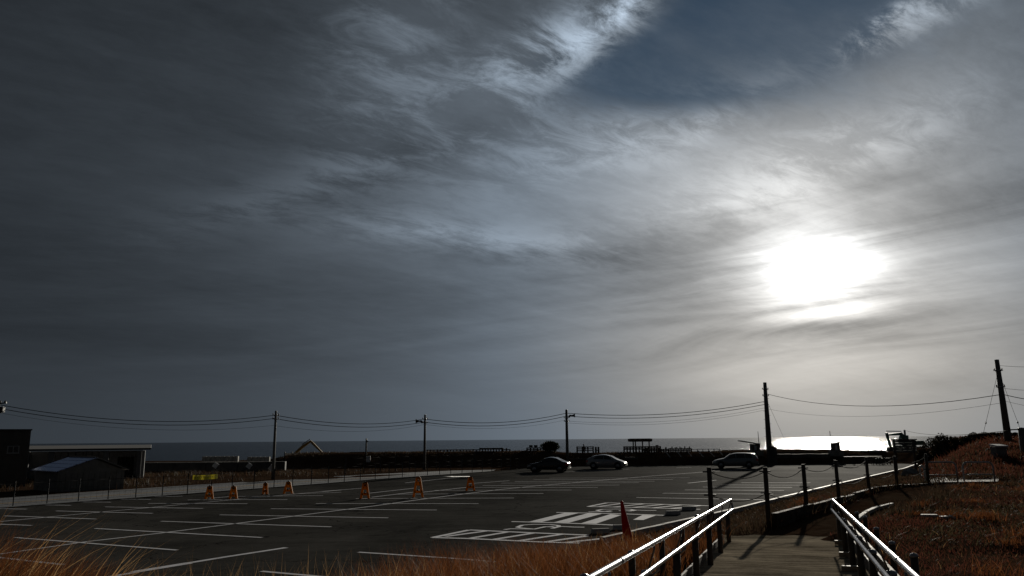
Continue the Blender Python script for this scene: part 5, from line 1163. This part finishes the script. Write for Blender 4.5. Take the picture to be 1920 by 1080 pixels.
# ---------------------------------------------------------------- information board
Y = 50.0; a = AT(1673, 825, Y); b = AT(1717, 824, Y); zb = tz((a.x+b.x)/2, Y); t = thing('information_board', 'dark slatted information board on two posts above the scrub bank', 'board', ((a.x+b.x)/2, Y, zb)); w = b.x-a.x; h = a.z-zb
n = 5; z1 = AT(1695, 849, Y).z-zb
for k in range(n): MB().box((0, 0, z1+(h-z1)*(k+0.5)/n), (w, 0.05, (h-z1)/n-0.025)).build('slat', mat('board_slats', (0.05, 0.055, 0.06), 0.7, 0, 0.2, 3.0), t)
MB().box((0, -0.01, h+0.02), (w+0.08, 0.14, 0.06)).build('cap_rail', M_WOOD, t)
for s in (-1, 1): MB().box((s*(w/2-0.14), 0.07, h/2-0.2), (0.11, 0.09, h+0.4)).build('post', M_WOOD, t)
# ---------------------------------------------------------------- hoop barriers on the path
def hoop(px0, px1, yt, yb, zg, label, edge=False):
    a = G(px0, yb, zg); b = G(px1, yb, zg); 
    t = thing('hoop_barrier', label, 'barrier', Vector(((a.x+b.x)/2, (a.y+b.y)/2, zg)), 0, 'steel hoop barriers across the footpath'); o = Vector(t.location); h = AT((px0+px1)/2, yt, o.y).z-zg; d = (b-a); W_ = d.length; d.normalize()
    pts = []
    for (u, v) in ((0, -0.3), (0, h-0.2), (0.02, h-0.11), (0.07, h-0.04), (0.17, h), (W_/2, h), (W_-0.17, h), (W_-0.07, h-0.04), (W_-0.02, h-0.11), (W_, h-0.2), (W_, -0.3)): pts.append(a-o+d*u+Vector((0, 0, v)))
    MB().tube(pts, 0.034, 12).build('hoop', M_HOOP, t, True)
    MB().tube([a-o+Vector((0, 0, h*0.36)), b-o+Vector((0, 0, h*0.36))], 0.024, 10).build('crossbar', M_HOOP, t, True)
hoop(1738, 1796, 866.5, 904, 1.25, 'grey steel hoop barrier closest to the rope fence end')
hoop(1808, 1865, 866.5, 902.5, 1.25, 'grey steel hoop barrier beside the scrub, past its twin')
hoop(1727, 1735, 873, 903, 1.22, 'grey steel hoop barrier seen edge-on at the last rope post')
# boulder, hut on the dune, white scraps
g = G(1707, 893, 1.0); g.z = tz(g.x, g.y); bm = bmesh.new(); bmesh.ops.create_icosphere(bm, subdivisions=3, radius=1.0)
for v in bm.verts: v.co = Vector((v.co.x*0.42, v.co.y*0.3, v.co.z*0.30))*(1+0.12*math.sin(v.co.x*5+v.co.y*3)+0.08*math.sin(v.co.z*7+v.co.x*4))
me = bpy.data.meshes.new('boulder'); bm.to_mesh(me); bm.free(); me.materials.append(M_CONCD); o = link('boulder', me); o.location = (g.x, g.y, g.z+0.08); tag(o, 'pale rounded boulder lying below the information board', 'boulder')
Y = 47.0; a = AT(1868, 846, Y); b = AT(1889, 846, Y); top = AT(1878, 834.5, Y); zb = tz((a.x+b.x)/2, Y); zb = min(zb, top.z-0.3); t = thing('dune_hut', 'tiny grey hut with a white roof half sunk in the dune scrub', 'hut', ((a.x+b.x)/2, Y, zb)); w = b.x-a.x; h = top.z-zb
MB().box((0, 0.3, (h-0.1)/2), (w*0.92, 0.6, h-0.1)).build('wall', M_CONCD, t); MB().box((0, 0.25, h-0.03), (w, 0.85, 0.09), tilt=Matrix.Rotation(RAD(6), 3, 'X')).build('roof', M_WHITE, t, bevel=0.01)
a = G(1727, 966, 1.33); b = G(1790, 966.5, 1.33); t = thing('broken_slab', 'broken pale concrete slab edge showing through the scrub', 'slab', (a.x, a.y, tz(a.x, a.y))); o = Vector(t.location)
for k, (u0, u1) in enumerate(((0, 0.50), (0.56, 0.80), (0.84, 0.98))):
    p = a.lerp(b, u0)-o; q = a.lerp(b, u1)-o; MB().bar((p.x, p.y, 0.10-0.04*(k == 1)), (q.x, q.y, 0.10-0.03*k), 0.16, 0.05).build('slab_piece', M_KERB, t, bevel=0.02)

# ================================================================ vegetation
def blades(name, P, Hh, lean, width, m_, label, parent=None, seg=2, cat='grass', dirs=None, heads=0.0):
    """many curved blades in one mesh: P (n,3) feet, heights, lean, widths"""
    n = len(P); ang = rng.uniform(0, 2*np.pi, n); wd = np.stack([np.cos(ang), np.sin(ang), np.zeros(n)], 1)
    la = rng.uniform(0, 2*np.pi, n) if dirs is None else dirs; ld = np.stack([np.cos(la), np.sin(la), np.zeros(n)], 1)
    lv = []
    for k in range(seg+1):
        u = k/seg; c = P + np.array([0, 0, 1.0])*(Hh*u*(1-0.25*lean*u))[:, None] + ld*(Hh*lean*u**1.8)[:, None]
        w = width*(1-u*0.92) if heads == 0 else width*(1-u*0.85)
        if k < seg: lv += [c-wd*w[:, None]/2, c+wd*w[:, None]/2]
        else: lv += [c]
    V = np.stack(lv, 1); m = V.shape[1]; V = V.reshape(-1, 3); base = (np.arange(n)*m)[:, None]; F = []
    for k in range(seg-1):
        F.append(base+np.array([[2*k, 2*k+1, 2*k+3]])); F.append(base+np.array([[2*k, 2*k+3, 2*k+2]]))
    F.append(base+np.array([[2*(seg-1), 2*(seg-1)+1, 2*seg]]))
    F = np.concatenate(F, 0); me = grid_mesh(name, V, F, False); me.materials.append(m_)
    return tag(link(name, me, parent), label, cat if parent is None else None, kind='stuff')
M_DRY = translucent('dry_orange_grass', [(0.045, 0.015, 0.006), (0.13, 0.043, 0.014), (0.22, 0.085, 0.03), (0.075, 0.023, 0.009)], 0.55, 0.6, island=True)
M_STRAW = translucent('pale_straw', [(0.30, 0.16, 0.06), (0.52, 0.33, 0.15), (0.40, 0.22, 0.09)], 0.5, 0.6, island=True)
M_SCRUB = translucent('red_brown_scrub', [(0.034, 0.014, 0.010), (0.115, 0.036, 0.022), (0.050, 0.040, 0.020), (0.14, 0.042, 0.027), (0.065, 0.028, 0.019)], 0.5, 0.7, island=True)
M_BANK = translucent('dead_grey_brown_weeds', [(0.022, 0.015, 0.010), (0.060, 0.038, 0.024), (0.040, 0.032, 0.018), (0.085, 0.045, 0.028)], 0.45, 0.7, island=True)
M_OLIVE = translucent('olive_grey_weeds', [(0.020, 0.018, 0.010), (0.055, 0.050, 0.024), (0.085, 0.060, 0.034), (0.035, 0.026, 0.015)], 0.45, 0.7, island=True)
def scatter(n, x0, x1, y0, y1, dens):
    X = rng.uniform(x0, x1, n); Y = rng.uniform(y0, y1, n); k = rng.uniform(0, 1, n) < dens(X, Y); X, Y = X[k], Y[k]; Z = terrain(X, Y); return np.stack([X, Y, Z-0.01], 1)
def offs(X, Y):
    s = X*PATH_DIR.x+Y*PATH_DIR.y; off = (X-PATH_ORG.x)*PATH_N.x+(Y-PATH_ORG.y)*PATH_N.y; return s, off
def clear(X, Y):
    s, off = offs(X, Y); _, cd = cross_z(X, Y)
    return ((np.abs(off) > PATH_HALF+0.02+0.30*vnoise(X, Y, 1.6, 4)) | (s > PATH_S1+0.3)) & (cd > 0.85)
# --- bank left of the ramp
def d_bank(X, Y):
    s, off = offs(X, Y); d = lot_sd(X, Y); cl = 0.55+0.6*vnoise(X, Y, 1.3, 21)
    return np.clip(cl, 0.12, 1)*(d > -0.25)*(off < 0)*clear(X, Y)*(X < 14)*(s < PATH_S1-1.2)
P = scatter(210000, -7, 8.5, 6.5, 34, d_bank); d = lot_sd(P[:, 0], P[:, 1])
cx = 0.62+0.38*vnoise(P[:, 0], P[:, 1], 0.9, 33)
pxs = 960+1480*P[:, 0]/P[:, 1]; yt = np.interp(pxs, [560, 610, 650, 700, 760, 830, 1000, 1100, 1200, 1300, 1370], [1105, 1080, 1058, 1038, 1018, 1004, 1003, 1001, 987, 967, 955])
tt = (yt-540)/1480.0; cp_, sp_ = math.cos(PITCH), math.sin(PITCH)
env = 3.1+P[:, 1]*(sp_-tt*cp_)/(cp_+tt*sp_)-P[:, 2]
hh = np.clip(np.minimum(env, 0.34+0.62*sst(0.3, 3.5, d)), 0.05, 0.95)*(0.62+0.20*cx+0.18*np.clip(0.5+0.8*vnoise(P[:, 0], P[:, 1], 4.2, 34), 0, 1))*rng.beta(2.6, 1.5, len(P))*1.3
hh *= np.where(P[:, 1] > 17, np.clip(1.0-(P[:, 1]-17)*0.06, 0.4, 1), 1)
blades('dry_grass', P, hh, rng.uniform(0.15, 0.8, len(P)), rng.uniform(0.006, 0.013, len(P)), M_DRY, 'orange dry grass covering the bank between ramp and lot')
# pale seed heads and taller stalks sticking out of it
P2 = scatter(2600, -5.2, 5.5, 7.5, 26, lambda X, Y: d_bank(X, Y)*0.9); hh2 = rng.uniform(0.35, 0.75, len(P2))*(1-0.6*(1-sst(-3.2, -1.4, P2[:, 0])))
blades('grass_stalks', P2, hh2, rng.uniform(0.1, 0.5, len(P2)), rng.uniform(0.007, 0.012, len(P2)), M_STRAW, 'pale straw stalks standing out of the dry bank grass', seg=3)
# weeds creeping over the sandy edge of the ramp
def d_edge(X, Y):
    s, off = offs(X, Y); return (off < -0.35)*(off > -1.35)*(s < PATH_S1)*np.clip(1.5*vnoise(X, Y, 2.4, 95)-0.55-1.1*(off+0.9), 0, 1)
P7 = scatter(60000, -1, 6, 6, 18, d_edge)
blades('edge_weeds', P7, rng.uniform(0.02, 0.10, len(P7)), rng.uniform(0.3, 1.3, len(P7)), rng.uniform(0.006, 0.014, len(P7)), M_OLIVE, 'dark weeds creeping over the sandy edge of the ramp')
# --- tall clump close by on the left
def d_left(X, Y):
    return np.clip(0.5+0.8*vnoise(X, Y, 1.7, 40), 0.0, 1)
cl_c = AT(130, 1080, 6.0)
n = 13000; X = rng.normal(-3.8, 1.0, n); Y = rng.normal(6.3, 0.6, n); k = (X/Y < -0.44) & (Y > 4.6); X, Y = X[k], Y[k]
P3 = np.stack([X, Y, terrain(X, Y)-0.02], 1); eye_line = 3.1+Y*(math.sin(PITCH)-((985-540)/1480.0)*math.cos(PITCH))/(math.cos(PITCH)+((985-540)/1480.0)*math.sin(PITCH))
hmax = np.clip(eye_line-P3[:, 2], 0.3, 1.6); edge_ = np.clip((-0.40-X/Y)/0.25, 0.25, 1.0)
h3 = hmax*rng.beta(3.0, 2.2, len(X))*1.18*(0.55+0.5*edge_)
blades('reed_clump', P3, h3, rng.uniform(0.1, 0.55, len(X)), rng.uniform(0.006, 0.013, len(X)), M_DRY, 'tall wind-bent dry grass clump at the near edge of the lot', seg=4, dirs=rng.normal(0.15, 0.6, len(X)))
k = rng.uniform(0, 1, len(X)) < 0.045
blades('straw_stems', P3[k], h3[k]*1.15+0.06, rng.uniform(0.3, 0.9, k.sum()), rng.uniform(0.012, 0.02, k.sum()), M_STRAW, 'bright bent straw stems leaning over the tall grass clump', seg=5, dirs=rng.normal(0.1, 0.5, k.sum()))
n = 260; X = rng.uniform(-3.4, -0.9, n); Y = rng.uniform(7.6, 9.5, n); P4 = np.stack([X, Y, terrain(X, Y)], 1); el = 3.1+Y*(math.sin(PITCH)-((1025-540)/1480.0)*math.cos(PITCH))/(math.cos(PITCH)+((1025-540)/1480.0)*math.sin(PITCH))
blades('sparse_stems', P4, np.clip(el-P4[:, 2], 0.15, 1.0)*rng.uniform(0.5, 1.12, n), rng.uniform(0.05, 0.5, n), rng.uniform(0.005, 0.009, n), M_STRAW, 'sparse thin straw stems in front of the near stall line', seg=4)
# --- right field: low scrub
def d_right(X, Y):
    s, off = offs(X, Y); return (off > 0)*clear(X, Y)*np.clip(0.75+0.5*vnoise(X, Y, 0.8, 50), 0.3, 1)*(lot_sd(X, Y) > 0.3)
P = scatter(330000, 2.2, 27, 4.5, 36, d_right); dist = np.hypot(P[:, 0], P[:, 1])
hh = (0.035+0.08*np.clip(0.5+vnoise(P[:, 0], P[:, 1], 0.7, 51), 0, 1))*rng.uniform(0.5, 1.5, len(P))
blades('low_scrub', P, hh, rng.uniform(0.2, 1.0, len(P)), 0.004+0.0008*dist*rng.uniform(0.6, 1.3, len(P)), M_SCRUB, 'dark red-brown low scrub covering the field beside the ramp')
P5 = scatter(90000, 2.2, 27, 4.5, 36, lambda X, Y: d_right(X, Y)*(vnoise(X, Y, 0.55, 91) > 0.05)); dist5 = np.hypot(P5[:, 0], P5[:, 1])
blades('olive_weeds', P5, rng.uniform(0.03, 0.16, len(P5))*(1+0.8*(rng.uniform(0, 1, len(P5)) < 0.06)), rng.uniform(0.4, 1.3, len(P5)), 0.006+0.0011*dist5*rng.uniform(0.6, 1.3, len(P5)), M_OLIVE, 'olive and grey weeds in patches between the red scrub')
P6 = scatter(1100, 2.6, 24, 5, 33, d_right)
blades('field_straw', P6, rng.uniform(0.06, 0.20, len(P6)), rng.uniform(0.1, 1.2, len(P6)), 0.003+0.0005*np.hypot(P6[:, 0], P6[:, 1]), M_STRAW, 'scattered pale straw blades in the dark field', seg=3)
# tussocks
n = 130; cxs = rng.uniform(3, 22, n); cys = rng.uniform(6, 32, n); kk = d_right(cxs, cys) > 0.2; cxs, cys = cxs[kk], cys[kk]; m_ = 110
X = np.repeat(cxs, m_)+rng.normal(0, 0.16, len(cxs)*m_); Y = np.repeat(cys, m_)+rng.normal(0, 0.16, len(cxs)*m_); k = clear(X, Y); X, Y = X[k], Y[k]
hs = np.repeat(rng.uniform(0.14, 0.34, len(cxs)), m_)[k]*rng.uniform(0.5, 1.2, len(X))
blades('tussocks', np.stack([X, Y, terrain(X, Y)-0.01], 1), hs, rng.uniform(0.2, 0.9, len(X)), 0.004+0.0006*Y, M_DRY, 'taller dry tussocks dotted over the dark field', seg=3)
# bank between rope fence and lot
def d_b2(X, Y):
    s, off = offs(X, Y); d = lot_sd(X, Y); _, cd = cross_z(X, Y); return (d > 0.12)*(cd > 0.8)*(np.clip(0.6+0.6*vnoise(X, Y, 0.9, 60), 0.1, 1))*(Y > 19)*(d < 16)
P = scatter(150000, 4, 40, 19, 78, d_b2)
cdP = cross_z(P[:, 0], P[:, 1])[1]
blades('bank_scrub', P, rng.uniform(0.05, 0.20, len(P))*(1+1.6*(1-sst(1.2, 2.6, cdP))), rng.uniform(0.2, 1.0, len(P)), 0.012+0.0008*P[:, 1], M_BANK, 'dark scrub on the bank between rope fence and kerb')
# dune scrub
def d_dune(X, Y): return (Y > 36.2-0.0*X)*(X-0.50*Y > 0.2)*(lot_sd(X, Y) > 1.0)*np.clip(0.45+0.8*vnoise(X, Y, 0.35, 70), 0.1, 1)
P = scatter(200000, 17, 75, 34.5, 100, d_dune); k = cross_z(P[:, 0], P[:, 1])[1] > 1.2; P = P[k]; dist = P[:, 1]
hh = (0.18+0.40*np.clip(0.4+vnoise(P[:, 0], P[:, 1], 0.5, 71), 0, 1)**1.5)*rng.uniform(0.5, 1.3, len(P))
blades('dune_scrub', P, hh, rng.uniform(0.2, 0.9, len(P)), 0.02+0.0011*dist*rng.uniform(0.5, 1.4, len(P)), M_SCRUB, 'dense red-brown scrub growing over the dune')
# far left weeds along the road
P = scatter(26000, -52, -8, 42, 84, lambda X, Y: (lot_sd(X, Y) > 8.5)*np.clip(0.3+0.8*vnoise(X, Y, 0.4, 80), 0, 1))
blades('roadside_weeds', P, rng.uniform(0.15, 0.55, len(P)), rng.uniform(0.2, 0.9, len(P)), rng.uniform(0.03, 0.07, len(P)), M_BANK, 'dead brown weeds between the pale road and the sheds')
# crest weeds give the bank a rough edge
P = scatter(24000, -34, 42, 95.5, 101.5, lambda X, Y: np.clip(0.35+0.8*vnoise(X, Y, 0.5, 81), 0, 1)*(lot_sd(X, Y) > 0.6))
blades('bank_weeds', P, rng.uniform(0.04, 0.22, len(P)), rng.uniform(0.2, 0.9, len(P)), rng.uniform(0.03, 0.08, len(P)), M_BANK, 'rough dark weeds along the crest of the far bank')

# ---------------------------------------------------------------- trees and bushes built from leaf faces
M_BARK = mat('dark_bark', (0.05, 0.038, 0.03), 0.9, 0, 0.3, 8.0, 0.01, 30)
M_LEAF = translucent('dark_evergreen_leaf', [(0.012, 0.018, 0.008), (0.03, 0.042, 0.018), (0.02, 0.024, 0.012)], 0.25, 0.6, island=True)
M_PINE = translucent('dark_pine_needles', [(0.018, 0.014, 0.009), (0.035, 0.026, 0.014), (0.022, 0.02, 0.011)], 0.25, 0.7, island=True)
def leaf_mesh(name, C, size, m_, parent):
    n = len(C); a = rng.normal(size=(n, 3)); a /= np.linalg.norm(a, axis=1)[:, None]; b = rng.normal(size=(n, 3)); b -= a*(a*b).sum(1)[:, None]; b /= np.linalg.norm(b, axis=1)[:, None]
    s = size*rng.uniform(0.6, 1.4, n)[:, None]; V = np.stack([C-a*s*0.5-b*s*0.1, C+b*s*0.28, C+a*s*0.5, C-b*s*0.28], 1).reshape(-1, 3); F = (np.arange(n)*4)[:, None]+np.array([[0, 1, 2, 3]])
    me = grid_mesh(name, V, F, False); me.materials.append(m_); return link(name, me, parent)
def tree(name, label, loc, trunk_h, lobes, nleaf, size, m_, lean=0.0, cat='tree', group=None):
    """lobes: (x, y, z, rx, ry, rz) clumps that the limbs reach"""
    t = thing(name, label, cat, loc, 0, group)
    MB().tube([(0, 0, -0.3), (lean*0.4, 0, trunk_h*0.5), (lean, 0, trunk_h)], [0.16*trunk_h**0.5, 0.11*trunk_h**0.5, 0.07*trunk_h**0.5], 10).build('trunk', M_BARK, t, True)
    lim = MB()
    for (x, y, z, rx, ry, rz) in lobes: lim.tube([(lean*0.8, 0, trunk_h*0.75), ((x+lean)*0.5, y*0.5, (z+trunk_h)*0.5), (x, y, z)], [0.06, 0.045, 0.02], 6)
    lim.build('limbs', M_BARK, t, True); C = []
    tot = sum(l[3]*l[4]*l[5] for l in lobes)
    for (x, y, z, rx, ry, rz) in lobes:
        k = max(60, int(nleaf*rx*ry*rz/tot)); d = rng.normal(size=(k, 3)); d /= np.linalg.norm(d, axis=1)[:, None]; r = rng.uniform(0.35, 1.0, k)**0.6*(1+0.22*np.sin(d[:, 0]*5+x)*np.sin(d[:, 2]*6+d[:, 1]*4))
        C.append(np.array([x, y, z])+d*r[:, None]*np.array([rx, ry, rz]))
    leaf_mesh('crown', np.concatenate(C), size, m_, t); return t
# round bush behind the saloon
Y = 99.0; c = AT(1032, 845, Y); zb = tz(c.x, Y); top = AT(1032, 826.5, Y).z; hw_ = (AT(1050, 845, Y).x-AT(1014, 845, Y).x)/2; hT = top-zb
tree('round_bush', 'dense round dark bush standing behind the black saloon', (c.x, Y, zb), 0.5, [(0, 0, hT*0.45, hw_*0.95, 0.9, hT*0.5), (-0.5, 0.2, hT*0.5, hw_*0.55, 0.7, hT*0.38), (0.45, -0.1, hT*0.5, hw_*0.55, 0.7, hT*0.36), (0.1, 0, hT*0.72, hw_*0.5, 0.6, hT*0.27)], 5200, 0.15, M_LEAF, cat='bush')
# wind-shaped pines along the dune top
for (px, py, Y, wpx, hpx, lab) in ((1745, 823, 70, 34, 9, 'low rounded dark shrub on the seaward shoulder of the dune'), (1782, 820, 72, 28, 8, 'flat low dark shrub behind the sunlit dune scrub'), (1848, 814, 70, 28, 10, 'wind-shaped dark pine standing proud of the dune top'), (1815, 821, 74, 22, 8, 'small dark pine between the flat shrub and the wind-shaped pine'), (1888, 817, 72, 34, 10, 'spreading dark pine behind the leaning pole'), (1925, 814, 70, 30, 12, 'dark pine behind the short thick post')):
    c = AT(px, py, Y); zb = tz(c.x, Y); top = AT(px, py-hpx*0.3, Y).z; w = wpx*Y/1480.0; h = max(hpx*Y/1480.0, (top-zb)*0.95); zz = max(0.35, (top-zb)*0.52)
    lob = [(0, 0, zz, w*0.55, 0.8, h*0.5)]
    for k in range(7): lob.append((random.uniform(-0.8, 0.8)*w, random.uniform(-0.7, 0.7), zz+random.uniform(-0.35, 0.25)*h, w*random.uniform(0.25, 0.4), 0.6, h*random.uniform(0.28, 0.42)))
    tree('dune_pine', lab, (c.x, Y, zb), zz*0.75, lob, 3800, 0.16, M_PINE, lean=0.2, group='dark pines along the dune top')
